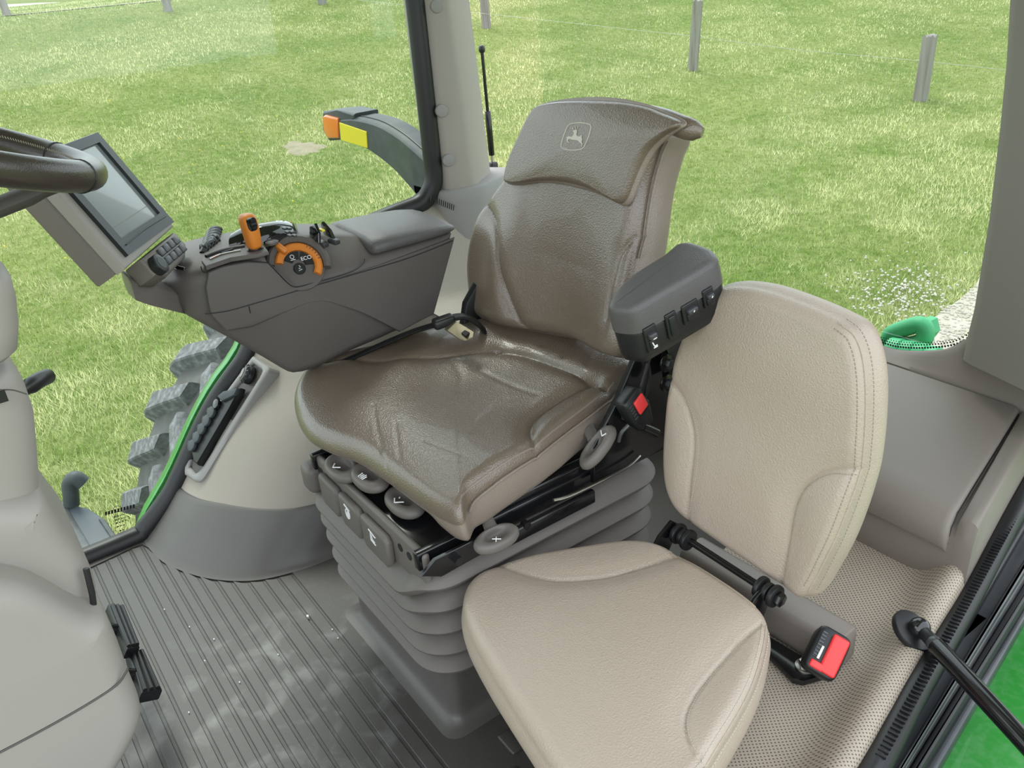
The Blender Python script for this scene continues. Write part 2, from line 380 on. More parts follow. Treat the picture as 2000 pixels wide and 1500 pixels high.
        for i in range(rows-1):
            for j in range(n):
                a = 1+i*n+j; b = 1+i*n+(j+1) % n; F.append((a, a+n, b+n, b))
        last = len(V)-1
        for j in range(n): F.append((1+(rows-1)*n+j, last, 1+(rows-1)*n+(j+1) % n))
        me = bpy.data.meshes.new(name); me.from_pydata([tuple(v) for v in V], [], F); me.update()
        o = finish(name, me, m, parent)
        if side_mat:
            me.materials.append(MATS[side_mat]); nf = n + (len(rowsP)-1)*n
            idx = np.zeros(len(F), int); idx[nf:] = 1; me.polygons.foreach_set('material_index', idx)
        return o
    def stitch(s, name, px_line, m, parent, off=0.0, step=.0062, length=.0036, wid=.0007, lift=.0004, two=None):
        """row of stitches along a line given in the plane"""
        bm = bmesh.new()
        for of in (two or (off,)):
            L = catmull(s.pxs(px_line), 300); T = np.gradient(L, axis=0); T /= np.linalg.norm(T, axis=1)[:, None]
            Nn = np.stack([-T[:, 1], T[:, 0]], 1); L = L+Nn*of
            D = np.r_[0, np.cumsum(np.linalg.norm(np.diff(L, axis=0), axis=1))]
            ss = np.arange(step, D[-1]-step, step); P = np.stack([np.interp(ss, D, L[:, k]) for k in (0, 1)], 1)
            TT = np.stack([np.interp(ss, D, T[:, k]) for k in (0, 1)], 1)
            A = s.at(P-TT*length/2, lift); B = s.at(P+TT*length/2, lift)
            for a, b in zip(A, B):
                t = nrm(b-a); y = nrm(np.cross(s.N, t)); z = np.cross(t, y)
                bm_box(bm, (a+b)/2, (np.linalg.norm(b-a), wid*2, wid*1.4), (t, y, z))
        return from_bm(name, bm, m, parent)
    def bead(s, name, px_line, m, parent, r=.0012, lift=.0, off=0.0, n=160):
        L = catmull(s.pxs(px_line), n)
        if off:
            T = np.gradient(L, axis=0); T /= np.linalg.norm(T, axis=1)[:, None]; L = L+np.stack([-T[:, 1], T[:, 0]], 1)*off
        return tube(name, s.at(L, lift), r, m, parent, n=8)
def text_mesh(name, body, c, U, V, size, m, parent, thick=.0004):
    cu = bpy.data.curves.new(name, 'FONT'); cu.body = body; cu.size = size; cu.extrude = thick; cu.align_x = 'CENTER'; cu.align_y = 'CENTER'
    t = bpy.data.objects.new('tmp_text', cu); COL.objects.link(t); bpy.context.view_layer.update()
    me = bpy.data.meshes.new_from_object(t.evaluated_get(bpy.context.evaluated_depsgraph_get())); bpy.data.objects.remove(t); bpy.data.curves.remove(cu)
    U = nrm(U); V = nrm(V); N = np.cross(U, V); M = Matrix([[U[i], V[i], N[i], c[i]] for i in range(3)]+[[0, 0, 0, 1]]); me.transform(M); me.name = name
    me.materials.clear(); return finish(name, me, m, parent, smooth=False)
def uv_planar(o, fn):
    me = o.data; uv = me.uv_layers.new(name='UVMap'); co = np.empty(len(me.vertices)*3); me.vertices.foreach_get('co', co); co = co.reshape(-1, 3)
    li = np.empty(len(me.loops), int); me.loops.foreach_get('vertex_index', li); w_ = np.array([fn(c) for c in co]); uv.data.foreach_set('uv', w_[li].ravel())
# ================================================================== the cab shell
def struct(o, label=None, cat=None): return tag(o, label, cat, kind='structure')

# ---- floor with a ribbed rubber mat
bm = bmesh.new(); bm_box(bm, (1.2, -.35, -.024), (1.74, 2.5, .04)); floor = from_bm('floor', bm, 'rubber_mat', smooth=False)
struct(floor, 'dark grey ribbed rubber cab floor mat with scuffed dusty patches', 'floor')
gy = [.32, .29, .26, .23, .20, .172, .143, .114, .085, .057, .03, .002, -.027, -.055, -.083, -.112, -.141, -.168, -.192, -.216, -.243, -.271, -.299, -.329, -.359, -.389, -.42]
gx = [1.97]*7+[1.97, 1.972, 1.974, 1.976, 1.978, 1.98, 1.982, 1.985, 1.988, 1.992, 1.99, 1.92, 1.825, 1.768, 1.722, 1.694, 1.664, 1.648, 1.634, 1.625]
def dusty_mat():
    m = MATS['rubber_mat']; n = m.node_tree; b = n.nodes['Principled BSDF']
    g = n.nodes.new('ShaderNodeNewGeometry'); ns = n.nodes.new('ShaderNodeTexNoise'); ns.inputs['Scale'].default_value = 15; ns.inputs['Detail'].default_value = 10; ns.inputs['Distortion'].default_value = .5
    n.links.new(g.outputs['Position'], ns.inputs['Vector'])
    r1 = n.nodes.new('ShaderNodeValToRGB'); r1.color_ramp.elements[0].position = .50; r1.color_ramp.elements[1].position = .72
    n.links.new(ns.outputs['Fac'], r1.inputs['Fac'])
    # scuffs gather where feet rest, in front of the driver's seat
    sb = n.nodes.new('ShaderNodeVectorMath'); sb.operation = 'DISTANCE'; sb.inputs[1].default_value = (1.28, -.26, 0); n.links.new(g.outputs['Position'], sb.inputs[0])
    mr = n.nodes.new('ShaderNodeMapRange'); mr.inputs['From Min'].default_value = .12; mr.inputs['From Max'].default_value = .36; mr.inputs['To Min'].default_value = .62; mr.inputs['To Max'].default_value = .03
    n.links.new(sb.outputs['Value'], mr.inputs['Value'])
    mu = n.nodes.new('ShaderNodeMath'); mu.operation = 'MULTIPLY'; n.links.new(r1.outputs['Color'], mu.inputs[0]); n.links.new(mr.outputs[0], mu.inputs[1])
    mx = n.nodes.new('ShaderNodeMix'); mx.data_type = 'RGBA'; mx.inputs[6].default_value = (0.058, 0.052, 0.047, 1); mx.inputs[7].default_value = (0.26, 0.255, 0.245, 1)
    n.links.new(mu.outputs[0], mx.inputs[0]); n.links.new(mx.outputs[2], b.inputs['Base Color'])
dusty_mat()
for i in range(len(gy)-1):
    a, b = gy[i]-.0032, gy[i+1]+.0032
    pts = [(.62, a, -.006), (gx[i], a, -.006), (gx[i+1]-.004, b, -.006), (.62, b, -.006)]
    prism('mat_rib', pts, (0, 0, .0062), 'rubber_mat', floor, bevel=.0012, seg=1, smooth=False)
# plain border of the mat, flush with the ribs
prism('mat_border', [(.62, -.4232, -.006), (1.64, -.4232, -.006), (1.66, -1.5, -.006), (.62, -1.5, -.006)], (0, 0, .006), 'rubber_mat', floor, bevel=.001, seg=1, smooth=False)
edge = [(gx[i], gy[i]-.003 if i else gy[i], -.006) for i in range(len(gx))]
outer = [(1.66, -.50, -.006), (1.70, -.40, -.006), (1.74, -.33, -.006), (1.80, -.28, -.006), (1.90, -.235, -.006), (2.04, -.21, -.006), (2.04, .32, -.006)]
prism('mat_border', [(1.632, -.50, -.006)]+[(x+.006, y, z) for x, y, z in edge[::-1]]+outer[::-1], (0, 0, .0055), 'rubber_mat', floor, smooth=False)
for k, (x, y) in enumerate([(.93, -.54), (.935, -.60), (.86, -.50), (.80, -.48)]):
    box('mat_tread', (x-.02, y, .001), (.05, .03, .008), 'rubber_mat', floor, bevel=.003)

# ---- right wheel arch: kick panel and vinyl covered fender
WX = 2.03
arcp = [(300, 1032), (341, 963), (365, 915), (404, 829), (442, 762), (490, 693)]
arc = [onx(a, b, WX) for a, b in arcp]
arc_yz = np.array([(p[1], p[2]) for p in arc]+[(-.66, .535), (-.80, .60), (-.95, .635), (-1.10, .655)])
arc_s = catmull(arc_yz, 80)
def arch_y(z): return np.interp(z, arc_s[:, 1], arc_s[:, 0])
foot = catmull([(2.05, -.205), (1.95, -.212), (1.87, -.228), (1.765, -.281), (1.69, -.354), (1.658, -.431), (1.645, -.505), (1.64, -.7), (1.64, -1.0), (1.64, -1.5)], 90)
def arch_top(x, y):
    sm = lambda v: np.clip(v, 0, 1)**2*(3-2*np.clip(v, 0, 1)); return .655-.205*sm((-.70-y)/.30)*sm((2.03-x)/.16)
def arch_pt(t, z, out=0.0):
    f = np.array([np.interp(t, np.linspace(0, 1, len(foot)), foot[:, k]) for k in (0, 1)])
    dy = arch_y(z)-arch_y(0.0); p = np.array([f[0]+.10*max(0, z-.25)**1.5, max(f[1]+dy, -1.50), z]); p[2] = min(z, float(arch_top(p[0], p[1]))); return p
def arch_grid(name, zs, m, out=0.0):
    ts = np.linspace(0, 1, 120); secs = []
    for z in zs:
        row = [arch_pt(t, z) for t in ts]
        if out:
            g = np.gradient(np.array(row), axis=0); nn = np.stack([g[:, 1], -g[:, 0], g[:, 0]*0], 1); nn /= np.linalg.norm(nn, axis=1)[:, None]
            row = [p+n_*out for p, n_ in zip(row, nn)]
        secs.append(row)
    o = loft(name, secs, m, closed=False, caps=False); return o, secs
fend, _s = arch_grid('wall_right', np.r_[np.linspace(0, .52, 30), .55, .58, .60, .62, .635, .645, .655], 'fender_vinyl')
uvl = fend.data.uv_layers.new(name='UVMap')
tsu = np.linspace(0, 2.6, 120); nz = 37; uvv = []
vi = np.empty(len(fend.data.loops), int); fend.data.loops.foreach_get('vertex_index', vi)
zz = np.r_[np.linspace(0, .52, 30), .55, .58, .60, .62, .635, .645, .655]
# arc length in both directions gives the vinyl its even grain
uu = np.array([(foot_len) for foot_len in np.r_[0, np.cumsum(np.linalg.norm(np.diff(np.array(_s[0]), axis=0), axis=1))]])
col = np.array([r[0] for r in _s]); vv = np.r_[0, np.cumsum(np.linalg.norm(np.diff(col, axis=0), axis=1))]
UVt = np.array([(uu[j], vv[i]) for i in range(len(_s)) for j in range(120)])
uvl.data.foreach_set('uv', UVt[vi].ravel())
struct(fend, 'beige textured vinyl wheel arch panel right of the driver seat', 'wall panel')
rows = []
for y in np.linspace(-.72, -1.50, 28):
    rows.append([(x, y, float(arch_top(x, y))-.0005) for x in np.linspace(1.655, 2.03, 16)])
ft = loft('wheel_arch_top', rows, 'fender_vinyl', fend, closed=False, caps=False); uv_planar(ft, lambda c: (c[0], c[1]))
ts = np.linspace(0, 1, 120)
def kick_row(z, out):
    row = np.array([arch_pt(t, z*(1-.18*np.exp(-((t-.02)/.10)**2))) for t in ts]); g = np.gradient(row, axis=0)
    nn = np.stack([g[:, 1], -g[:, 0], g[:, 0]*0], 1); nn /= np.linalg.norm(nn, axis=1)[:, None]
    return [p+n_*out for p, n_ in zip(row, nn)]
sgn = 1.0
tst = kick_row(.05, .01)
if tst[40][0] > arch_pt(ts[40], .05)[0]: sgn = -1.0
rows = [kick_row(0.0, sgn*.030), kick_row(.004, sgn*.020), kick_row(.014, sgn*.013), kick_row(.03, sgn*.010), kick_row(.08, sgn*.008), kick_row(.122, sgn*.008), kick_row(.128, sgn*.006), kick_row(.130, sgn*.002), kick_row(.128, -sgn*.004)]
kick = loft('baseboard_right', rows, 'kick_rubber', closed=False, caps=False)
struct(kick, 'dark grey rubber kick panel curving around the foot of the wheel arch', 'kick panel')

# ---- right side window: glass, rubber seal, dotted black border, printed mark
win = [(WX+.02, .95, -.01), (WX+.02, -.20, -.01)]+[(WX+.02, y, z) for y, z in arc_s[4:]]+[(WX+.02, -1.135, .68), (WX+.02, -1.155, .72), (WX+.02, -1.16, 1.0), (WX+.02, -1.16, 1.72), (WX+.02, .95, 1.72)]
bm = bmesh.new(); prism_bm(bm, win, (.005, 0, 0)); w1 = from_bm('window_1', bm, 'window_glass', smooth=False)
struct(w1, 'large clear right side window pane with a black rubber seal', 'window')
sp = [(WX, .95, .004), (WX, .3, .004), (WX, -.14, .004), (WX, -.195, .02)]+[(WX, y+.006, z+.004) for y, z in arc_s[6:-2:4]]+[(WX-.005, -1.10, .662), (WX-.01, -1.135, .69), (WX-.012, -1.15, .73), (WX-.012, -1.153, .80), (WX-.012, -1.156, 1.0), (WX-.012, -1.158, 1.25), (WX-.012, -1.16, 1.72)]
tube('seal', catmull(sp, 220), .026, 'black_rubber', w1, n=12)
def frit(path_yz, inward, parent, x):
    P = resample(path_yz, int(np.sum(np.linalg.norm(np.diff(np.array(path_yz), axis=0), axis=1))/.006)); T = np.gradient(P, axis=0); T /= np.linalg.norm(T, axis=1)[:, None]
    Nn = np.stack([-T[:, 1], T[:, 0]], 1)*inward; V = []; F = []
    for r_, rad in ((.024, .0026), (.029, .0021), (.034, .0015)):
        for i, (p, n_) in enumerate(zip(P, Nn)):
            c = p+n_*r_ + T[i]*(.003 if r_ == .029 else 0); k = len(V)
            for a in range(6): V.append((x, c[0]+rad*math.cos(a*PI/3), c[1]+rad*math.sin(a*PI/3)))
            F.append(tuple(range(k, k+6)))
    me = bpy.data.meshes.new('frit_dots'); me.from_pydata(V, [], F); o = finish('frit_dots', me, 'black_rubber', parent, smooth=False); o['kind'] = 'stuff'; return o
frit([(.5, .004), (-.19, .004)]+[(y, z) for y, z in arc_s[6:]]+[(-1.15, .73), (-1.156, 1.0), (-1.16, 1.4)], 1, w1, WX+.018)

# ---- right rear pillar with screw caps, grey vent trim at its foot
def plan(z):
    k = (z-.68)/.5
    return [(2.025, -1.165+.004*k, z), (2.0, -1.168, z), (1.985, -1.18, z), (1.973-.004*k, -1.238+.026*k, z), (1.98, -1.262+.026*k, z), (2.055, -1.36+.02*k, z), (2.075, -1.372+.02*k, z), (2.10, -1.38+.02*k, z), (2.12, -1.36, z), (2.12, -1.18, z)]
pil = loft('trim_1', [plan(z) for z in (.66, .72, .80, 1.0, 1.2, 1.72)], 'plastic_pillar', angle=75)
struct(pil, 'pale grey beige rear corner pillar with round screw caps behind the console', 'pillar')
for px, py in [(851, 12), (861, 216), (874, 312)]:
    c = onp(px, py, (1.982, -1.21, .9), (-1, .22, 0)); N = nrm((-1, .22, 0)); cyl('screw_cap', c-N*.004, c+N*.013, .0165, 'plastic_vent', pil, n=28, bevel=.004)
vp = lambda z, e: [(2.035, -1.14, z), (2.0-e, -1.15, z), (1.975-e, -1.19, z), (1.962-e, -1.245, z), (1.965-e, -1.275, z), (2.02-e, -1.39, z), (2.06, -1.44, z), (2.12, -1.40, z), (2.12, -1.14, z)]
vt = loft('trim_2', [vp(.44, .03), vp(.50, .028), vp(.60, .018), vp(.655, .012), vp(.685, .008), vp(.69, .0)], 'plastic_vent', angle=60)
struct(vt, 'grey plastic vent trim at the foot of the rear corner pillar', 'trim')
for k in range(12):
    c = onx(842+4.0*k, 388+1.6*k, 1.986-.0022*k); box('vent_slot', c, (.0015, .0022, .016), 'black_plastic', vt, (nrm((1, .3, 0)), nrm((-.3, 1, .25)), nrm((0, -.25, 1))))

# ---- rear wall below the rear window, rear window, its frame
rw = box('wall_rear', (1.54, -1.53, .20), (1.0, .05, .42), 'plastic_dark_grey', bevel=.004); struct(rw, 'dark grey lower rear cab wall behind the driver seat', 'wall')
w2p = [(2.06, -1.57, .44), (.74, -1.64, .44), (.74, -1.64, 1.72), (2.06, -1.57, 1.72)]
bm = bmesh.new(); prism_bm(bm, w2p, (0, -.005, 0)); w2 = from_bm('window_2', bm, 'window_glass', smooth=False); struct(w2, 'clear rear window pane looking out on the field', 'window')
def wb(x): return .402+.036*np.clip((.92-x)/.12, 0, 1)**1.5+.05*np.clip((.805-x)/.055, 0, 1)**1.6
tube('seal', [(2.06, -1.58, .40), (1.2, -1.612, .398)]+[(x, -1.622, float(wb(x))-.004) for x in np.linspace(.98, .745, 16)]+[(.735, -1.63, .56)], .013, 'black_rubber', w2, n=10)
P = np.array([(x, float(wb(x))-.010) for x in np.linspace(1.5, .75, 130)]); V = []; F = []
for r_, rad in ((.024, .0026), (.030, .0021), (.036, .0014)):
    for q in P:
        k = len(V); yy = -1.57-.07*(2.06-q[0])/1.32+.002
        for a in range(6): V.append((q[0]+rad*math.cos(a*PI/3)+(.0028 if r_ == .03 else 0), yy, q[1]+r_+rad*math.sin(a*PI/3)))
        F.append(tuple(range(k, k+6)))
me = bpy.data.meshes.new('frit_dots'); me.from_pydata(V, [], F); fo = finish('frit_dots', me, 'black_rubber', w2, smooth=False); fo['kind'] = 'stuff'

# ---- left rear pillar
pl = [(1975, 0), (1968, 120), (1955, 250), (1935, 420), (1905, 600), (1890, 660), (1882, 700)]
secs = []
for px, py in pl:
    p = ony(px, py, -1.60); x, z = p[0], p[2]
    k_ = np.clip((.60-z)/.1, 0, 1)*.30; secs.append([(X_, Y_, z+k_*(Y_+1.60)) for X_, Y_ in [(x, -1.60), (x-.006, -1.585), (x-.03, -1.56), (x-.30, -1.40), (x-.34, -1.42), (x-.34, -1.70), (x, -1.70), (x+.002, -1.62)]])
top = [(a, b, 1.72) for a, b, c in [(q[0]+.05, q[1], 0) for q in secs[0]]]
lp = loft('trim_3', [top]+secs, 'plastic_pillar_dark', angle=60); struct(lp, 'brown grey rear corner pillar beside the door at the right edge', 'pillar')

# ---- cab roof lining (above the frame; it shades the cab)
hl = box('ceiling', (1.22, -.35, 1.80), (1.75, 2.7, .10), 'headliner', bevel=.03); struct(hl, 'pale headliner of the cab roof', 'ceiling')
fp = box('trim_4', (2.06, 1.0, .85), (.07, .08, 1.8), 'plastic_pillar', bevel=.01); struct(fp, 'front corner pillar of the cab', 'pillar')

# ---- left wheel arch: perforated vinyl with a rolled edge at the door
def xl(y): return .405+(-.76-y)*.227
ys = np.linspace(-1.225, -.30, 60); xs = np.linspace(0, 1, 60); secs = []
for y in ys:
    row = []
    for t in xs:
        xr = .86-.30*np.clip((y+.78)/.4, 0, 1); x = xl(y)-.012+(xr-xl(y)+.012)*t**1.25; dx = x-xl(y)
        z = .205 + .052*np.exp(-((dx-.012)/.042)**2) + .020*np.exp(-((y+1.22)/.10)**2)
        z -= .05*np.clip((-dx-.002)/.012, 0, 1)**2
        row.append((x, y, z))
    secs.append(row)
la = loft('wall_left', secs, 'perforated_vinyl', closed=False, caps=False); uv_planar(la, lambda c: (c[0]+.35*c[2], c[1]))
struct(la, 'beige perforated vinyl covering of the left wheel arch under the passenger seat', 'wall panel')
bx = prism('trim_5', [(.862, -1.22, 0), (.862, -.79, 0), (.72, -.58, 0), (.565, -.38, 0), (.545, -.30, 0), (.45, -.30, 0), (.45, -1.22, 0)], (0, 0, .200), 'plastic_dark_grey', bevel=.006); struct(bx, 'dark side of the left wheel arch facing the driver seat base', 'trim')

# ---- storage box behind the passenger seat
sb = thing('storage_compartment', 'brown grey plastic storage compartment with a lid under the rear window', 'compartment', (.8, -1.4, .22))
X0 = .505; X1 = 1.02
def prof_body(x, dz=0.0): return [(x, -1.215, .20), (x, -1.205, .24), (x, -1.207, .325), (x, -1.225, .352+dz), (x, -1.30, .362+dz), (x, -1.50, .385+dz), (x, -1.64, .40+dz), (x, -1.64, .20)]
def slant(rows, k=.227): return [[(x+(-1.205-y)*k, y, z) for x, y, z in r] for r in rows]
body = loft('body', slant([prof_body(.497), prof_body(.503, .006), prof_body(.512, .008), prof_body(.528, .002), prof_body(.532, -.012)])+[prof_body(1.02, -.012)], 'plastic_box', sb, angle=50)
lid_prof = [(-1.199, .305), (-1.196, .315), (-1.198, .335), (-1.208, .352), (-1.225, .364), (-1.26, .372), (-1.35, .382), (-1.50, .398), (-1.565, .404)]
def lid_row(x, e): 
    out = []
    for i, (y, z) in enumerate(lid_prof): out.append((x+(-1.205-y)*.21, y-.006*e*(i < 3), z-.010*e))
    out += [(out[-1][0], -1.568, .36), (x, -1.23, .32), (x, -1.215, .305)]
    return out
lid = loft('lid', [lid_row(.538, 1), lid_row(.540, .45), lid_row(.545, .1), lid_row(.552, 0)]+[[(max(.7, q[0]), q[1], q[2]) for q in lid_row(.7, 0)], lid_row(1.02, 0)], 'plastic_box', sb, angle=50)
tube('lid_gap', [(x, -1.2035, .3035) for x in np.linspace(.552, 1.0, 6)], .0016, 'black_rubber', lid, n=6)
tube('lid_gap', [(.5385+(-1.205-y)*.21, y, z+.001) for y, z in [(-1.205, .312), (-1.212, .340), (-1.235, .355), (-1.30, .364), (-1.45, .380), (-1.56, .392)]], .0022, 'black_rubber', lid, n=6)
# rear ledge sweeping up to the window and the pillar
rows = []
for x in np.r_[np.linspace(.46, .70, 6), np.linspace(.72, .95, 26), 1.0, 1.06]:
    t = float(wb(max(x, .745)))+.012
    rows.append([(x, -1.574, .36), (x, -1.574, .403), (x, -1.582, .404+.12*(t-.404)), (x, -1.592, .404+.35*(t-.404)), (x, -1.602, .404+.72*(t-.404)), (x, -1.610, t-.002), (x, -1.616, t), (x, -1.625, t-.006), (x, -1.66, .36)])
loft('ledge', rows, 'plastic_box', sb, angle=60)

# ---- door frame: seal, steel channel, outer lip
def strip(name, pxs, m, parent=None, thick=.02, ext=(.35, .7)):
    """pxs: ((px,py,z) x2 inner edge, (px,py,z) x2 outer edge) of a straight sill rail"""
    (a0, a1), (b0, b1) = [[onz(*q) for q in e] for e in pxs]
    def extend(p, q): d_ = nrm(q-p); return p-d_*ext[0], q+d_*ext[1]
    a0, a1 = extend(a0, a1); b0, b1 = extend(b0, b1)
    prism_pts = [a0, a1, b1, b0]; return prism(name, prism_pts, (0, 0, -thick), m, parent, bevel=min(.006, thick*.3), seg=3)
fr = thing('door_frame', 'black rubber sealed steel sill of the open cab door', 'door frame', (.42, -1.0, .2))
I0, I1 = (1872, 1150, .232), (1668, 1500, .232)
tube('seal', [onz(2045, 868, .262)+np.array([-.012, 0, 0]), onz(1960, 1010, .252)+np.array([-.012, 0, 0]), onz(1885, 1148, .236)+np.array([-.012, 0, -.004]), onz(1780, 1325, .236)+np.array([-.012, 0, -.004]), onz(1684, 1500, .236)+np.array([-.012, 0, -.004]), onz(1600, 1650, .236)], .019, 'black_rubber', fr, n=12, smoothn=60)
bm = bmesh.new(); qa, qb = onz(1985, 968, .262), onz(1700, 1470, .245); dq = nrm(qb-qa); oq = nrm(np.cross(dq, (0, 0, 1)))
for t in np.arange(0, np.linalg.norm(qb-qa), .009): bm_box(bm, qa+dq*t+np.array((-.014, 0, .0045)), (.0025, .014, .004), (dq, oq, np.cross(dq, oq)))
from_bm('seal_ribs', bm, 'black_rubber', fr, smooth=False)
strip('seal_flange', (((1890, 1155, .215), (1690, 1500, .215)), ((1925, 1165, .215), (1730, 1500, .215))), 'black_rubber', fr, .03)
strip('channel', (((1925, 1160, .20), (1728, 1500, .20)), ((1985, 1160, .20), (1772, 1500, .20))), 'frame_metal', fr, .03)
strip('channel_lip', (((1958, 1160, .212), (1750, 1500, .212)), ((1974, 1160, .212), (1764, 1500, .212))), 'frame_metal', fr, .014)
strip('outer_seal', (((1985, 1160, .195), (1775, 1500, .195)), ((2010, 1160, .195), (1800, 1500, .195))), 'black_rubber', fr, .05)
strip('outer_lip', (((2010, 1160, .17), (1802, 1500, .17)), ((2030, 1160, .17), (1832, 1500, .17))), 'frame_metal', fr, .05)
# ================================================================== driver seat
ds = thing('driver_seat', 'tan leather driver seat with embroidered headrest on grey bellows suspension', 'seat', (1.19, -.70, 0))
SN = nrm((0, .12, 1.0))
# --- cushion
cush_out = [(908, 1040), (922, 1003), (959, 963), (1008, 925), (1054, 890), (1111, 840), (1168, 790), (1210, 750), (1250, 722), (1235, 690), (1150, 655), (1050, 635), (930, 630), (860, 640), (760, 668), (690, 690), (640, 712), (600, 738), (577, 775), (578, 812), (600, 852), (640, 878), (700, 905), (760, 948), (820, 994), (870, 1028)]
s_right = [(640, 712), (685, 704), (742, 710), (826, 706), (902, 691), (970, 678)]
s_back = [(970, 678), (1035, 687), (1111, 716), (1157, 737), (1200, 752)]
s_left = [(1157, 737), (1092, 769), (1046, 803), (1034, 828), (1039, 858), (1054, 892)]
def cush_h(P, d, sv):
    # thighs: crowned front, dished centre, raised bolsters along both sides and at the back
    v = -P[:, 1]; u = P[:, 0]
    h = .010*np.exp(-((v-.10)/.09)**2) - .016*np.exp(-((v+.10)/.15)**2-((u-.02)/.16)**2)
    h += .012*np.exp(-((np.abs(u-.01)-.225)/.05)**2)*np.clip((.10-v)/.1, 0, 1)
    h -= .012*np.clip((v-.12)/.10, 0, 1)**2
    # worn leather: soft folds
    h += .0014*np.sin(38*u+9*v+1.5)*np.exp(-((v+.12)/.12)**2)+.0010*np.sin(23*u-31*v)*np.exp(-((v+.02)/.12)**2)
    return h
CO = (1.19, -.68, .528)
wr = [([(733, 800), (740, 850), (752, 905)], .0014, .0026), ([(775, 835), (780, 880), (782, 900)], .0012, .0026), ([(830, 870), (880, 890), (930, 910), (965, 935)], .0012, .0024), ([(860, 905), (920, 915), (985, 922)], .0010, .0024), ([(690, 868), (700, 895)], .0010, .0026), ([(930, 715), (1000, 745), (1045, 760)], .0010, .006), ([(985, 770), (940, 815), (925, 850)], .0008, .008), ([(880, 700), (900, 730), (895, 760)], .0010, .009), ([(1080, 655), (1060, 670)], .002, .006), ([(1120, 665), (1100, 690)], .002, .007), ([(1160, 680), (1150, 705)], .002, .007)]
cush = Pillow(CO, (-1, 0, 0), np.cross(SN, (-1, 0, 0)), cush_out, T=.085, R=.030, bulge=.006,
              seams=[(s_right, .006, .004), (s_back, .006, .006), (s_left, .007, .004), (s_right, .005, .02), (s_left, .006, .02), (s_back, .005, .02)]+wr, hfun=cush_h, nseg=300, rings=110, Tfun=lambda P: .092-.022*np.clip((-P[:, 1]-.12)/.08, 0, 1)*np.clip((P[:, 0]-.2)/.06, 0, 1)-.037*np.clip((-P[:, 1]-.12)/.08, 0, 1)*np.clip((.26-P[:, 0])/.08, 0, 1), tapfun=lambda P: .075*np.clip((-P[:, 1]-.14)/.07, 0, 1)*np.clip((.24-P[:, 0])/.08, 0, 1)+.02*np.clip((P[:, 0]-.2)/.05, 0, 1), extra=lambda p: .014*np.clip((-p[1]-.10)/.08, 0, 1))
co = cush.build('cushion', 'leather_tan', ds, 'leather_side')
pipe = [(915, 1032), (926, 1003), (962, 965), (1010, 928), (1056, 893), (1112, 843), (1168, 794), (1208, 754)]
for of in (.004, -.005): cush.bead('piping', pipe, 'leather_side', co, r=.0022, lift=-.0012, off=of)
# --- backrest: reclined 18 degrees
BV = nrm((0, -.31, 1.0)); BO = (1.19, -.885, .60)
back_out = [(925, 610), (960, 632), (1020, 645), (1100, 660), (1180, 690), (1225, 690), (1240, 600), (1250, 510), (1258, 450), (1268, 369), (1285, 300), (1298, 262), (1280, 232), (1200, 212), (1120, 210), (1062, 214), (1035, 240), (1010, 300), (985, 345), (955, 385), (935, 415), (920, 460), (912, 510), (914, 560)]
sb_l = [(943, 399), (970, 433), (979, 470), (983, 515), (992, 571), (1003, 619), (1012, 642)]
sb_r = [(1257, 455), (1231, 466), (1212, 496), (1203, 533), (1196, 563), (1188, 620)]
def back_h(P, d, sv):
    u, v = P[:, 0], P[:, 1]
    h = -.020*np.exp(-((u)/.11)**2)*np.clip((.36-v)/.22, 0, 1) + .014*np.exp(-((np.abs(u)-.175)/.05)**2-((v-.10)/.12)**2)
    h += .0016*np.sin(60*u+20*v)*np.exp(-((np.abs(u)-.15)/.05)**2-((v-.2)/.06)**2)
    return h
bk = Pillow(BO, (-1, 0, 0), BV, back_out, T=.100, R=.028, bulge=.008, seams=[(sb_l, .006, .0036), (sb_r, .006, .0036), (sb_l, .005, .018), (sb_r, .005, .018)], hfun=back_h, nseg=280, rings=100, panels=[(sb_l, (940, 520), -.03, .05)])
bo = bk.build('backrest', 'leather_tan', ds, 'leather_side')
for of in (.010, .004): bk.bead('piping', [(1299, 268), (1287, 300), (1270, 369), (1260, 451), (1253, 507)], 'leather_side', bo, r=.0018, lift=-.0012, off=of)
# --- headrest flap folded over the top
FO = np.asarray(BO)+nrm(np.cross((-1, 0, 0), BV))*.025
flap_out = [(983, 350), (990, 315), (1010, 268), (1030, 225), (1042, 207), (1075, 197), (1130, 193), (1195, 195), (1250, 205), (1290, 220), (1322, 234), (1326, 246), (1300, 264), (1272, 290), (1253, 322), (1237, 360), (1225, 388), (1213, 397), (1195, 390), (1150, 368), (1100, 355), (1050, 352), (1010, 358), (990, 357)]
fl = Pillow(FO, (-1, 0, 0), BV, flap_out, T=.024, R=.011, bulge=.006, nseg=260, rings=70, hfun=lambda P, d, sv: -.018*np.clip((P[:, 1]-.375)/.06, 0, 1)**2)
fo_ = fl.build('headrest', 'leather_tan', ds, 'leather_side')
# rolled top edge behind the flap
tp = [fl.at([fl.px(*q)], -.036)[0] for q in [(1056, 222), (1120, 213), (1200, 215), (1260, 226), (1305, 243), (1330, 250)]]
tube('headrest_roll', catmull(tp, 30), [.010]+[.018]*27+[.016, .008], 'leather_tan', fo_, n=14)
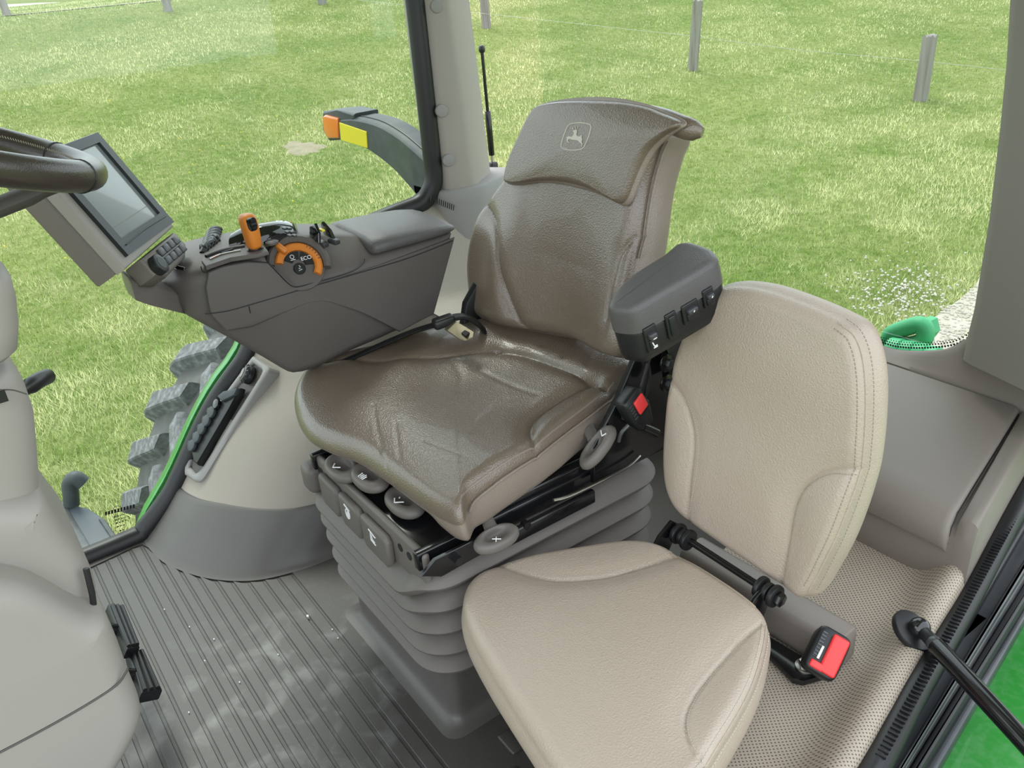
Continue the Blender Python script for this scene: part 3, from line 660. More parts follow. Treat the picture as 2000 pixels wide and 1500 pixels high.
# embroidered emblem
def on_flap(pxs, lift=.0006): return fl.at(np.array([fl.px(*q) for q in pxs]), lift)
def E(x, y): return (880+x*.37344, 160+y*.37344)
shield = [E(*q) for q in [(592, 335), (600, 300), (617, 250), (628, 230), (645, 220), (690, 216), (730, 222), (743, 230), (745, 245), (735, 290), (715, 335), (706, 348), (690, 356), (650, 360), (610, 353), (596, 345)]]
L = catmull(np.array([fl.px(*q) for q in shield]), 90, True); tube('emblem_border', fl.at(L, .0002), .0011, 'emblem_thread', fo_, n=6, closed=True)
deer = [(620, 292), (634, 285), (647, 290), (655, 282), (659, 270), (655, 262), (650, 258), (661, 255), (668, 252), (676, 256), (675, 268), (672, 280), (680, 287), (692, 288), (697, 280), (702, 284), (700, 293), (704, 304), (700, 316), (706, 326), (702, 343), (699, 341), (701, 328), (690, 319), (678, 308), (662, 306), (648, 305), (640, 300), (630, 303), (628, 312), (636, 318), (633, 321), (622, 313), (623, 300)]
def flat_poly(name, pxs, m, parent, lift=.0007):
    P = on_flap(pxs, lift); bm = bmesh.new(); vs = [bm.verts.new(tuple(p)) for p in P]; f = bm.faces.new(vs)
    bmesh.ops.triangulate(bm, faces=[f]); return from_bm(name, bm, m, parent, smooth=False)
flat_poly('emblem_deer', [E(*q) for q in deer], 'emblem_thread', fo_)
for k, ln in enumerate([[(661, 256), (654, 248), (652, 238)], [(655, 249), (647, 244)], [(668, 253), (667, 243), (665, 233)], [(672, 252), (677, 243), (679, 233)], [(677, 244), (684, 240)]]):
    tube('emblem_antler', on_flap([E(*q) for q in ln], .0006), .0006, 'emblem_thread', fo_, n=5)

# --- seat carrier: black steel tray, side rails, bellows, pedestal
TZ = .405; tx0, tx1, ty0, ty1 = .998, 1.392, -.975, -.470
box('seat_tray', ((tx0+tx1)/2, (ty0+ty1)/2, TZ-.004), (tx1-tx0, ty1-ty0, .012), 'black_metal', ds, bevel=.002)
for x in (tx0-.004, tx1+.004):
    box('side_rail', (x, -.74, TZ-.002), (.016, .58, .034), 'black_metal', ds, bevel=.003)
box('inner_rail', (1.0, -.78, TZ+.022), (.022, .46, .022), 'black_metal', ds, bevel=.004)
prism('rail_end', [(.968, -.468, TZ+.012), (.968, -.44, TZ-.006), (.968, -.475, TZ-.026), (.968, -.60, TZ-.02), (.968, -.60, TZ+.012)], (-.007, 0, 0), 'black_metal', ds, bevel=.001, seg=1)
for y, z in ((-.505, .40), (-.64, .402), (-.70, .39)): cyl('rail_bolt', (.962, y, z), (.950, y, z), .008, 'black_metal', ds, n=6)
tube('rail_wire', [(.955, -.70, TZ+.018), (.953, -.74, TZ+.012), (.953, -.86, TZ+.012), (.955, -.90, TZ+.022)], .003, 'steel', ds, n=8, smoothn=30)
box('rail_slide', (.957, -.69, TZ-.014), (.012, .20, .026), 'black_metal', ds, bevel=.003)
# front face plate with five pad buttons
fpz0, fpz1 = .335, .412
plate = box('front_plate', ((tx0+tx1)/2-.002, ty1+.006, (fpz0+fpz1)/2+.004), (tx1-tx0+.03, .014, fpz1-fpz0), 'lever_plastic', ds, bevel=.006)
for x in (1.03, 1.06, 1.374, 1.388): cyl('plate_hole', (x, ty1+.0125, TZ-.016), (x, ty1+.0142, TZ-.016), .0075, 'black_plastic', plate, n=18)
def pad(x0, x1, sym=None):
    y = ty1+.012; pts = []
    for (xx, zz) in [(x0+.010, .396), (x1-.004, .396), (x1, .388), (x1-.001, .345), (x1-.010, .330), (x0+.010, .330), (x0+.001, .345), (x0, .386)]: pts.append((xx, y, zz))
    o = prism('button_pad', pts, (0, .016, 0), 'lever_plastic', ds, bevel=.007, seg=3)
    return o, (x0+x1)/2, y+.0168
p1, cx, yy = pad(1.085, 1.185)
def sym(parent, lines, r=.0011, closed=False):
    for l in lines: tube('printed_symbol', l, r, 'white_print', parent, n=5)
sym(p1, [[(cx+.012, yy, .386), (cx-.012, yy, .380)], [(cx+.006, yy, .382), (cx+.008, yy, .366), (cx-.008, yy, .362)], [(cx+.002, yy, .380), (cx+.003, yy, .370), (cx-.006, yy, .366)]])
p2, cx, yy = pad(1.19, 1.275)
th = np.linspace(0, 2*PI, 18); sym(p2, [[(cx+.010, yy, .388), (cx-.010, yy, .383)], [(cx+.008*math.cos(a), yy, .372+.010*math.sin(a)) for a in th], [(cx+.003*math.cos(a), yy, .370+.006*math.sin(a)) for a in th]], .0013)
pad(1.28, 1.362)
# bellows: five soft folds
def rrect(x0, x1, y0, y1, r, z, n=10):
    out = []
    for (cx_, cy_, a0) in ((x1-r, y1-r, 0), (x0+r, y1-r, PI/2), (x0+r, y0+r, PI), (x1-r, y0+r, 1.5*PI)):
        for a in np.linspace(a0, a0+PI/2, n): out.append((cx_+r*math.cos(a), cy_+r*math.sin(a), z))
    # even spread of points along the straight sides
    return [tuple(q) for q in resample(out, 160, True)]
secs = []; zt = [.350, .300, .249, .198, .152]
prof = [(.392, .002, .05, 0)]
for i, z in enumerate(zt):
    w_ = .040-.003*i; d_ = (1.0, .55, .25, .1, 0)[i]
    prof += [(z+.030, w_-.034, .05, d_), (z+.018, w_-.016, .06, d_), (z+.006, w_-.002, .072, d_), (z+.003, w_, .074, d_), (z-.001, w_-.001, .074, d_), (z-.010, w_-.008, .070, d_), (z-.012, w_-.030, .055, d_), (z-.013, w_-.046, .045, d_)]
prof += [(.13, -.03, .04, 0)]
for z, o_, r, d_ in prof:
    row = rrect(tx0-o_, tx1+o_, ty0-o_+.03, ty1+o_, r, z)
    # the front folds sag below the button panel
    secs.append([(x, y, zz-.034*d_*np.clip((y-(ty1-.03))/.03, 0, 1)*np.clip((x-tx0+.01)/.06, 0, 1)*np.clip((tx1+.03-x)/.03, 0, 1)) for x, y, zz in row])
loft('bellows', secs, 'bellows_rubber', ds, angle=32)
box('side_bump', (1.412, ty1+.012, .362), (.05, .05, .06), 'lever_plastic', ds, bevel=.014, seg=3)
secs = [rrect(1.005, 1.40, -.93, -.482, .018, z) for z in (.16, .10, .03, .018)]+[rrect(1.0, 1.405, -.935, -.477, .02, .007), rrect(.988, 1.417, -.947, -.465, .026, .002), rrect(.975, 1.43, -.96, -.452, .03, 0.0)]
loft('pedestal', secs, 'kick_rubber', ds, angle=50)

# --- adjusting levers: finger loops with printed symbols
def lever(c, U, V, a, b, tail, name='lever', tilt=0):
    """oval paddle, axes U (long a) and V (short b), dished centre, tail arm towards the seat"""
    c = np.asarray(c, float); U = nrm(U); V = nrm(np.asarray(V, float)-U*(np.asarray(V, float) @ U)); N = np.cross(U, V)
    if N[2] < 0: N = -N
    n = 48; secs = []; th_ = np.linspace(0, 2*PI, n, endpoint=False)
    for s, h in ((.04, -.0075), (.25, -.007), (.42, .000), (.56, .006), (.72, .0075), (.88, .006), (.97, .0015), (1.0, -.004), (.95, -.009), (.8, -.012), (.4, -.013), (.05, -.013)):
        sh_ = max(0, 1-s/.72)*.010 if h > -.008 else 0; secs.append([c+U*(a*s*np.sign(math.cos(t))*abs(math.cos(t))**.85)+V*(b*s*math.sin(t)-sh_)+N*h for t in th_])
    o = loft(name, secs, 'lever_plastic', ds, angle=80)
    if tail is not None:
        e = np.asarray(tail, float); tube('lever_arm', [c+(e-c)*.25-N*.006, (c+e)/2-N*.006, e-N*.006], [b*.55, b*.5, b*.45], 'lever_plastic', o, n=12, flat=.5)
    return o, N
lv = TZ+.030
def lsym(o, c, U, V, N, lines, r=.0012):
    U = nrm(U); V = nrm(V)
    for l in lines: tube('printed_symbol', [np.asarray(c)+U*p+V*q+np.asarray(N)*.0075 for p, q in l], r, 'white_print', o, n=5)
XD = np.array((1., 0, 0)); YD = np.array((0, 1., 0))
for (px, py, zc, syms) in [(668, 912, lv, [[(-.01, .006), (.002, .016)], [(.002, .016), (.010, .008)]]), (722, 930, lv+.008, [[(-.008, .008), (-.008, .018)], [(-.003, .006), (-.003, .018), (.006, .018), (.008, .008)], [(.002, .008), (.002, .016)]]), (790, 978, lv-.004, [[(-.012, .006), (.0, .018)], [(.0, .018), (.010, .012)], [(.004, .006), (.006, .004)]])]:
    c = onz(px, py, zc); o, N = lever(c, XD, (0, 1, -.12), .050, .029, c+np.array((.0, -.11, .01)))
    lsym(o, c, XD, nrm((0, 1, -.12)), N, syms)
c = onx(1166, 872, .955); o, N = lever(c, nrm((0, .8, -.6)), (-1, 0, .3), .046, .023, c+np.array((.08, -.03, .02)))
lsym(o, c+nrm((0, .8, -.6))*-.02, nrm((0, .8, -.6)), nrm((-1, 0, .3)), N, [[(-.008, -.008), (.002, .004)], [(.002, .004), (-.004, .010)]], .0012)
c = onx(970, 1050, .935); o, N = lever(c, nrm((0, 1, 0)), (-1, 0, -.2), .042, .022, c+np.array((.07, -.02, .02)))
lsym(o, c, nrm((0, 1, 0)), nrm((-1, 0, -.2)), N, [[(.0, .012), (.012, .004)], [(.004, .004), (.010, .012)]], .0009)

# --- side bracket, cables and bolts between cushion and left armrest
prism('side_bracket', [(.965, y, z) for y, z in [(-.80, TZ), (-1.02, TZ), (-1.02, .72), (-.955, .72), (-.93, .66), (-.86, .55), (-.80, .48)]], (.012, 0, 0), 'black_metal', ds, bevel=.002)
prism('arm_bracket', [(.935, y, z) for y, z in [(-.955, .56), (-1.00, .56), (-1.0, .74), (-.935, .74)]], (.02, 0, 0), 'black_metal', ds, bevel=.003)
for px, py in ((1301, 708), (1301, 747)):
    c = onx(px, py, .93); o = cyl('washer', c, c+np.array((-.005, 0, 0)), .0165, 'black_metal', ds, n=28, bevel=.0015)
    cyl('bolt_head', c+np.array((-.005, 0, 0)), c+np.array((-.014, 0, 0)), .0085, 'frame_metal', o, n=6, bevel=.001)
for k, (a, b, c_) in enumerate([((1268, 700), (1255, 745), (1240, 790)), ((1262, 695), (1268, 740), (1252, 800)), ((1228, 830), (1214, 845), (1208, 862))]):
    tube('cable', [onx(*a, .93), onx(*b, .935), onx(*c_, .94)], .0035, 'frame_metal' if k == 2 else 'black_rubber', ds, n=8, smoothn=20)
for k in range(5): cyl('spring_coil', (1.44, -.905, .575), (1.437, -.898, .578), .034-.006*k, 'black_rubber' if k % 2 else 'frame_metal', ds, n=28)
prism('recliner_cover', [(1.455, y, z) for y, z in [(-.84, .53), (-.96, .53), (-.98, .66), (-.93, .68), (-.86, .60)]], (-.02, 0, 0), 'black_plastic', ds, bevel=.004)

# --- left armrest: padded top over a black switch housing
AN = nrm((0, .27, 1.0)); AO = np.array((.88, -.88, .815)); AU = np.array((1., 0, 0)); AV = np.cross(AN, AU)
def apx(a, b):
    q = onp(a, b, AO, AN)-AO; return (q @ AU, q @ AV)
A2 = np.array([apx(*q) for q in [(1190, 597), (1212, 600), (1236, 600), (1262, 585), (1300, 563), (1350, 534), (1390, 510), (1397, 498), (1385, 484), (1345, 471), (1322, 475), (1300, 496), (1250, 526), (1212, 556), (1196, 580)]])
for _ in range(2): A2 = np.stack([.8*A2+.2*np.roll(A2, -1, 0), .2*A2+.8*np.roll(A2, -1, 0)], 1).reshape(-1, 2)
A2 = resample(A2, 120, True); At = np.roll(A2, -1, 0)-np.roll(A2, 1, 0); At /= np.linalg.norm(At, axis=1)[:, None]
Aar = np.sum(A2[:, 0]*np.roll(A2[:, 1], -1)-np.roll(A2[:, 0], -1)*A2[:, 1]); An = np.stack([At[:, 1], -At[:, 0]], 1)*(1 if Aar > 0 else -1)
def arm_loft(name, rows, m):
    secs = [[AO+AU*q[0]+AV*q[1]+AN*h for q in A2+An*o_] for o_, h in rows]; return loft(name, secs, m, ds, angle=50)
arm = arm_loft('armrest_pad', [(-.012, .0012), (-.006, .001), (-.001, -.001), (.003, -.005), (.0045, -.010), (.0055, -.030), (.006, -.044), (.003, -.046)], 'plastic_lid')
ah = arm_loft('armrest_housing', [(.003, -.0465), (.004, -.049), (.004, -.085), (.001, -.098), (-.006, -.104), (-.014, -.106)], 'black_plastic')
r1, r2 = onp(1262, 585, AO, AN), onp(1390, 510, AO, AN); RT = nrm(r2-r1); RN = nrm(np.cross(RT, AN)); RN = RN if RN[0] < 0 else -RN; RO = r1+RN*.005
RZ = nrm(np.cross(RN, RT)); RZ = RZ if RZ[2] > 0 else -RZ
def rocker(px, py, w_, h_, style):
    c = onp(px, py, RO, RN)
    def at_(n, t, z): return c+RN*n+RT*t+RZ*z
    o = box('rocker_switch', at_(0, 0, 0), (.008, w_, h_), 'black_plastic', ah, (RN, RT, RZ), bevel=.002)
    if style == 1: box('switch_cover', at_(.004, 0, 0), (.006, w_*.6, h_*.78), 'black_plastic', o, (RN, RT, RZ), bevel=.002)
    else:
        box('rocker_key', at_(.006, 0, h_*.15), (.012, w_*.62, h_*.26), 'grey_button', o, (RN, RT, RZ), bevel=.003); box('rocker_key', at_(.004, 0, -h_*.18), (.006, w_*.62, h_*.36), 'black_plastic', o, (RN, RT, RZ), bevel=.002)
        if style == 0:
            tube('printed_symbol', [at_(.0076, -.003, -h_*.08), at_(.0076, -.001, -h_*.26), at_(.0076, .004, -h_*.26)], .0011, 'white_print', o, n=5); tube('printed_symbol', [at_(.0076, -.003, -h_*.31), at_(.0076, .004, -h_*.31)], .0009, 'white_print', o, n=5); tube('printed_symbol', [at_(.0124, -.003, h_*.10), at_(.0124, .003, h_*.10)], .0007, 'white_print', o, n=5)
        else: tube('printed_symbol', [at_(.0124, -.001, h_*.12), at_(.0124, .001, h_*.19)], .0008, 'white_print', o, n=5)
rocker(1271, 660, .022, .044, 0); rocker(1311, 634, .020, .044, 1); rocker(1347, 608, .030, .034, 2); rocker(1382, 580, .020, .032, 2)
cyl('bellows_cuff', (.915, -.855, .70), (.925, -.89, .655), .022, 'leather_side', ds, n=20)

# ================================================================== passenger seat
ps = thing('passenger_seat', 'small beige leather instructor seat with folding back in the foreground', 'seat', (.74, -.62, .21))
pc_out = [(1225, 1057), (1285, 1064), (1330, 1085), (1410, 1135), (1475, 1183), (1498, 1215), (1497, 1255), (1478, 1330), (1440, 1410), (1385, 1500), (1330, 1580), (1240, 1640), (1150, 1595), (1078, 1500), (1012, 1400), (950, 1300), (914, 1230), (904, 1180), (918, 1140), (960, 1112), (1040, 1088), (1140, 1068)]
pr = [(975, 1103), (1030, 1125), (1090, 1137), (1180, 1130), (1260, 1107), (1322, 1083)]
pls = [(1488, 1212), (1440, 1258), (1380, 1328), (1347, 1380), (1338, 1420), (1348, 1458), (1362, 1475), (1385, 1490)]
PO = (.72, -.58, .358)
def pc_h(P, d, sv):
    u, v = P[:, 0], -P[:, 1]; return -.014*np.clip((v-.10)/.11, 0, 1)**2 + .004*np.exp(-((v-.04)/.1)**2)
pc = Pillow(PO, (-1, 0, 0), (0, -1, 0), pc_out, T=.075, R=.020, bulge=.010, seams=[(pr, .004, .0026), (pls, .004, .0026), (pr, .004, .020), (pls, .005, .022)], hfun=pc_h, nseg=260, rings=100, panels=[(pr, (1150, 1090), -.07, .05), (pls, (1430, 1350), -.05, .05)])
pco = pc.build('cushion', 'leather_beige', ps)
pc.stitch('stitching', pr, 'thread_light', pco, off=.003, step=.004, length=.0022, wid=.0004); pc.stitch('stitching', pls, 'thread_light', pco, off=.003, step=.004, length=.0022, wid=.0004)
lseam = [(1496, 1222), (1490, 1265), (1470, 1335), (1432, 1410), (1378, 1500), (1330, 1572)]
pc.bead('piping', lseam, 'leather_beige', pco, r=.0014, lift=.0004)
pc.stitch('stitching', lseam, 'thread_light', pco, two=(.005, -.005), step=.0056, length=.0034, wid=.00055, lift=.0006)
pc.bead('piping', [(1330, 1087), (1410, 1137), (1475, 1186)], 'leather_beige', pco, r=.0016, lift=.0)
# backrest, reclined
PBV = nrm((0, -.16, 1.0)); PBO = (.70, -.868, .37)
pb_out = [(1305, 760), (1299, 830), (1299, 900), (1308, 958), (1335, 1008), (1395, 1055), (1470, 1105), (1545, 1155), (1578, 1163), (1610, 1118), (1650, 1040), (1688, 920), (1703, 800), (1700, 715), (1678, 650), (1640, 622), (1560, 588), (1490, 566), (1432, 560), (1392, 572), (1360, 605), (1335, 660), (1317, 705)]
pbl = [(1300, 738), (1335, 775), (1355, 820), (1362, 870), (1356, 930), (1346, 1000), (1342, 1025)]
pbr = [(1692, 921), (1630, 920), (1592, 934), (1566, 960), (1551, 1000), (1540, 1060), (1526, 1118), (1516, 1150)]
def pb_h(P, d, sv):
    u, v = P[:, 0], P[:, 1]; return .010*np.exp(-((np.abs(u-.01)-.15)/.05)**2-((v-.08)/.10)**2) + .004*np.exp(-((v-.33)/.06)**2)
pb = Pillow(PBO, (-1, 0, 0), PBV, pb_out, T=.062, R=.020, bulge=.012, seams=[(pbl, .004, .0028), (pbr, .005, .0030), (pbl, .003, .018), (pbr, .006, .022)], hfun=pb_h, nseg=260, rings=100, panels=[(pbl, (1325, 900), -.04, .04), (pbr, (1620, 1010), -.05, .05)])
pbo = pb.build('backrest', 'leather_beige', ps)
pb.stitch('stitching', pbl, 'thread_light', pbo, off=.003, step=.004, length=.0022, wid=.0004); pb.stitch('stitching', pbr, 'thread_tan', pbo, off=.003, step=.004, length=.0022, wid=.0004)
es = [(1640, 628), (1674, 655), (1695, 715), (1698, 800), (1684, 920), (1647, 1036), (1608, 1112), (1580, 1154)]
pb.bead('piping', es, 'leather_beige', pbo, r=.0016, lift=.0004)
pb.stitch('stitching', es, 'thread_tan', pbo, two=(.0065, -.0065), step=.0056, length=.0036, wid=.0006, lift=.0005)
# hinge rod, bushings, nut, folding bracket
h0, h1 = ony(1306, 1030, -.855), ony(1522, 1170, -.855); hd = nrm(h1-h0)
tube('hinge_rod', [h0, h1], .0058, 'black_metal', ps, n=16)
for a in (.030, .042, .053, .205, .218, .231):
    c = h0+hd*(a-.012); cyl('bushing', c, c+hd*.009, .0185 if a not in (.042, .218) else .015, 'black_rubber', ps, n=24, bevel=.002)
cyl('hinge_nut', h0+hd*.228, h0+hd*.238, .0115, 'black_metal', ps, n=6, bevel=.001)
tube('rod_thread', [h1-hd*.026+hd*t for t in np.linspace(0, .03, 24)], [.0068 if k % 2 else .0058 for k in range(24)], 'black_metal', ps, n=14)
prism('folding_bracket', [h0+hd*.01+np.array(q) for q in [(0, .0, .018), (0, -.02, .0), (0, .05, -.10), (0, .11, -.10), (0, .03, .0)]], (.008, 0, 0), 'black_metal', ps, bevel=.002)
prism('folding_bracket', [h0+hd*.21+np.array(q) for q in [(0, .0, .012), (0, -.02, .0), (0, .03, -.10), (0, .09, -.10), (0, .03, .0)]], (.008, 0, 0), 'black_metal', ps, bevel=.002)
box('base_frame', (.73, -.67, .262), (.20, .34, .035), 'black_metal', ps, bevel=.004)
box('base_post', (.74, -.67, .228), (.14, .26, .04), 'black_metal', ps, bevel=.004)
# ================================================================== control console right of the driver seat
cn = thing('control_console', 'dark grey control console with orange lever beside the driver seat', 'console', (1.59, -.6, .54))
tab = [  # y, x_near, x_far, z_bottom, z_near_top, z_far_top
 (-.312, 1.575, 1.63, .738, .752, .755), (-.316, 1.555, 1.66, .722, .768, .772), (-.328, 1.53, 1.685, .704, .782, .788), (-.345, 1.515, 1.70, .688, .790, .797),
 (-.385, 1.503, 1.705, .648, .793, .802), (-.44, 1.50, 1.71, .588, .793, .802), (-.472, 1.50, 1.71, .552, .790, .799), (-.482, 1.50, 1.71, .542, .782, .798), (-.492, 1.50, 1.71, .536, .745, .797), (-.51, 1.50, 1.71, .532, .728, .796), (-.54, 1.50, 1.71, .531, .722, .793), (-.58, 1.50, 1.71, .536, .725, .789), (-.62, 1.50, 1.71, .542, .730, .783),
 (-.69, 1.50, 1.71, .548, .734, .765), (-.78, 1.50, 1.71, .558, .733, .760), (-.805, 1.50, 1.71, .566, .734, .760), (-.83, 1.501, 1.708, .615, .735, .758), (-.86, 1.503, 1.706, .680, .736, .756), (-.884, 1.508, 1.70, .730, .737, .752)]
def csec(y, xn, xf, zb, zn, zf):
    h = zn-zb; r = min(.02, h*.25)
    low = np.clip((.70-zb)/.1, 0, 1)*.012
    pts = [(xn+low+.03, zb), (xn+low+r*.5, zb+r*.1), (xn+low, zb+r), (xn+low*.5, zb+h*.45), (xn, zb+h*.62), (xn, zn-r), (xn+.004, zn-r*.35), (xn+.014, zn), (xn+.06, zf-.002), (xn+.085, zf), (xf-.025, zf), (xf-.007, zf-.007), (xf, zf-.025), (xf-.005, zb+h*.4), (xf-.02, zb+r), (xf-.035, zb)]
    return [(x, y, z) for x, z in pts]
secs = [csec(*t) for t in tab]
cb = loft('body', secs, 'plastic_grey', cn, angle=70)
def cx(px, py, x=1.4985): return onx(px, py, x)
# proud upper side panel with its swept lower edge, and part lines
pp = [(400, 560), (405, 530), (432, 519), (482, 509), (524, 512), (540, 528), (575, 565), (590, 566), (640, 548), (735, 517), (886, 462), (845, 612), (778, 647), (700, 606), (645, 584), (625, 581), (600, 588), (490, 637), (440, 645), (410, 612)]
prism('side_panel', [onx(a, b, 1.505) for a, b in pp], (-.0075, 0, 0), 'plastic_grey', cn, bevel=.004, seg=3)
def cline(name, pl, x, r=.0011, m='black_rubber', n=60): tube(name, catmull([cx(a, b, x) for a, b in pl], n), r, m, cb, n=6)
cline('part_line', [(400, 613), (440, 608), (482, 597), (600, 562), (700, 533), (800, 503), (884, 470)], 1.4972)
cline('part_line', [(392, 520), (400, 532), (430, 521), (480, 511), (524, 513)], 1.4972)
cline('part_line', [(524, 513), (540, 530), (565, 555), (580, 560), (610, 553), (680, 533), (708, 516), (712, 505)], 1.4965)
tube('part_line', [cx(486, 598, 1.497), cx(489, 612, 1.497)], .0009, 'black_rubber', cb, n=5)
# padded lid
secs = []
for y, e in ((-.694, .55), (-.696, .2), (-.702, 0), (-.74, 0), (-.80, 0), (-.85, .05), (-.878, .2), (-.892, .45), (-.899, .8)):
    xn, xf = 1.492+.03*e, 1.705-.05*e; zb = .737+.004*e; zt = .769-.018*e+(.0 if y > -.75 else -(-.75-y)*.05)
    hh_ = zt-zb; pts = [(xn+.006, zb), (xn, zb+.15*hh_), (xn+.001, zb+.5*hh_), (xn+.006, zb+.72*hh_), (xn+.022, zt-.004), (xn+.045, zt), (xf-.04, zt+.002), (xf-.012, zt-.004), (xf, zb+.5*hh_), (xf, zb+.2*hh_), (xf-.008, zb)]
    secs.append([(x, y, z) for x, z in pts])
loft('armrest_lid', secs, 'plastic_lid', cn, angle=70)
# gated shift plate, slots, orange lever
def dz(px, py, z): return onz(px, py, z)
gp = [dz(a, b, .805) for a, b in [(393, 508), (402, 494), (440, 482), (478, 472), (512, 474), (524, 490), (500, 496), (450, 502), (402, 520)]]
prism('gate_plate', gp, (0, 0, -.008), 'plastic_grey', cn, bevel=.002)
tube('gate_slot', catmull([dz(a, b, .8066) for a, b in [(402, 501), (425, 492), (450, 485), (478, 480)]], 20), .0032, 'black_plastic', cn, n=8)
tube('gate_slot', catmull([dz(a, b, .8064) for a, b in [(432, 495), (455, 487)]], 8), .0026, 'black_plastic', cn, n=8)
tube('gate_scale', catmull([dz(a, b, .8062) for a, b in [(410, 506), (435, 496), (470, 489)]], 16), .0017, 'chrome', cn, n=6)
lb = dz(499, 489, .803); up = nrm((.0, .02, 1.0)); lvr = cyl('lever_shaft', lb-up*.01, lb+up*.02, .009, 'chrome', cn, n=20)
cyl('lever_foot', lb+up*-.002, lb+up*.004, .015, 'black_plastic', lvr, n=24)
Xl = nrm((-.97, -.22, 0)); Yl = np.cross(up, Xl); secs = []
for h, a, b, sh in ((.004, .004, .004, 0), (.005, .0115, .0105, 0), (.010, .0138, .0125, 0), (.026, .0148, .0134, 0), (.044, .0158, .0144, 0), (.055, .016, .0144, -.001), (.063, .0148, .0130, -.002), (.067, .0112, .0098, -.003), (.0686, .005, .004, -.003)):
    secs.append([lb+up*h+Xl*(a*np.sign(math.cos(t))*abs(math.cos(t))**.7+sh)+Yl*(b*np.sign(math.sin(t))*abs(math.sin(t))**.7) for t in np.linspace(0, 2*PI, 36, endpoint=False)])
knob = loft('lever_knob', secs, 'orange_plastic', cn, angle=80)
tc_ = lb+up*.052+Xl*.0140-Yl*.002
secs = [[tc_+Xl*d_+Yl*(w_*np.sign(math.cos(t))*abs(math.cos(t))**.6)+up*(h_*np.sign(math.sin(t))*abs(math.sin(t))**.6) for t in np.linspace(0, 2*PI, 28, endpoint=False)] for d_, w_, h_ in ((-.004, .0090, .0125), (.0022, .0088, .012), (.0026, .006, .009))]
loft('thumb_switch', secs, 'gloss_black', knob)
tube('thumb_roller', [tc_+Xl*.0022-Yl*.0055, tc_+Xl*.0022+Yl*.0055], .0042, 'black_plastic', knob, n=14)
# roller bank, glossy hump, keys on the far side
for k in range(5):
    c = dz(399+k*6.0, 489-k*4.6, .800); tube('thumb_roller', [c+np.array((.011*math.cos(a), .004*0, .009*math.sin(a)))+np.array((.0, -.0, 0)) for a in np.linspace(-.3, PI+.3, 14)], .0055, 'black_plastic', cn, n=10)
for k in range(6):
    c0 = dz(395+k*1.5, 495-k*5.4, .800); tube('roller_rib', [c0+np.array((.050*t, -.045*t, .010*math.sin(PI*t))) for t in np.linspace(0, 1, 12)], .0056, 'black_plastic', cn, n=8)
secs = []
pA = [dz(448, 484, .802), dz(470, 478, .804), dz(510, 474, .805), dz(545, 466, .803), dz(572, 462, .798)]
for i, p in enumerate(catmull(pA, 14)):
    f = i/13; hgt = .026*math.sin(PI*min(1, max(.05, .12+.8*f)))**.5; secs.append([p+np.array((x_, -x_*.55, z_)) for x_, z_ in ((0, -.01), (.0, .002), (.006, hgt*.7), (.02, hgt), (.045, hgt*.95), (.062, hgt*.5), (.066, -.01))])
loft('glossy_hump', secs, 'gloss_black', cn, angle=60)
for i in range(2):
    for j in range(3):
        c = dz(556+9*i+j*5, 446+j*7, .824-.002*j); box('hump_key', c, (.014, .006, .004), 'grey_button', cn, bevel=.001)
c = dz(531, 474, .803); cyl('round_key', c-np.array((0, 0, .003)), c+np.array((0, 0, .003)), .0125, 'plastic_grey', cn, n=30, bevel=.0015); cyl('round_key', c, c+np.array((0, 0, .0042)), .0095, 'plastic_lid', cn, n=30, bevel=.0012)
# spring paddle and two small keys before the lid
c = dz(628, 458, .792)
for s in (-1, 1): prism('paddle', [c+np.array(q) for q in [(-.022, .008*s+.004*s, -.008), (.02, .008*s+.004*s, -.008), (.018, .006*s+.002*s, .016), (.0, .004*s, .024), (-.02, .006*s+.002*s, .010)]], (0, .007*s, 0), 'gloss_black', cn, bevel=.002)
box('paddle_mark', c+np.array((-.004, 0, .010)), (.020, .007, .004), 'reflector_yellow', cn, bevel=.001)
for px, py in ((612, 472), (630, 476), (652, 471)):
    c = dz(px, py, .776); o = box('small_key', c, (.022, .014, .010), 'grey_button', cn, (nrm((.9, .35, .15)), nrm((-.35, .9, 0)), nrm((-.15, 0, 1))), bevel=.002)
# throttle dial: dark surround, orange ring with grip, printed keys
DN = nrm((-.80, .06, .60)); dc = onp(583, 520, (1.533, -.53, .7575), DN); DX = nrm(np.cross((0, 0, 1.), DN)); DX = -DX if DX[1] > 0 else DX; DY = np.cross(DN, DX)
ring('dial_surround', dc, DN, DX, 0.00234, 0.05031, 0.00351, 'plastic_grey', cn, bevel=0.00117)
ring('dial_wall', dc, DN, DX, 0.04621, 0.06084, 0.01638, 'plastic_grey', cn, a0=-.35, a1=2.95, bevel=0.00468)
rg = ring('dial_ring', dc, DN, DX, 0.02983, 0.04504, 0.01287, 'orange_plastic', cn, a0=-.75, a1=2.85, bevel=0.00351)
ga = 2.15; gd = math.cos(ga)*DX+math.sin(ga)*DY; gt = -math.sin(ga)*DX+math.cos(ga)*DY
box('dial_grip', dc+gd*0.04329+DN*0.01521, (0.02574, 0.01170, 0.01872), 'orange_plastic', rg, (gd, gt, DN), bevel=0.00468, seg=3)
for k in range(6):
    a = .05+.16*k; g2 = math.cos(a)*DX+math.sin(a)*DY; box('dial_notch', dc+g2*0.04095+DN*0.01264, (0.00702, 0.00140, 0.00140), 'plastic_dark_grey', rg, (g2, np.cross(DN, g2), DN))
k1 = ring('dial_key', dc, DN, DX, 0.01229, 0.02831, 0.00702, 'black_plastic', cn, a0=1.28, a1=2.55, n=20, bevel=0.00117)
k2 = ring('dial_key', dc, DN, DX, 0.01229, 0.02831, 0.00702, 'black_plastic', cn, a0=-.15, a1=1.12, n=20, bevel=0.00117)
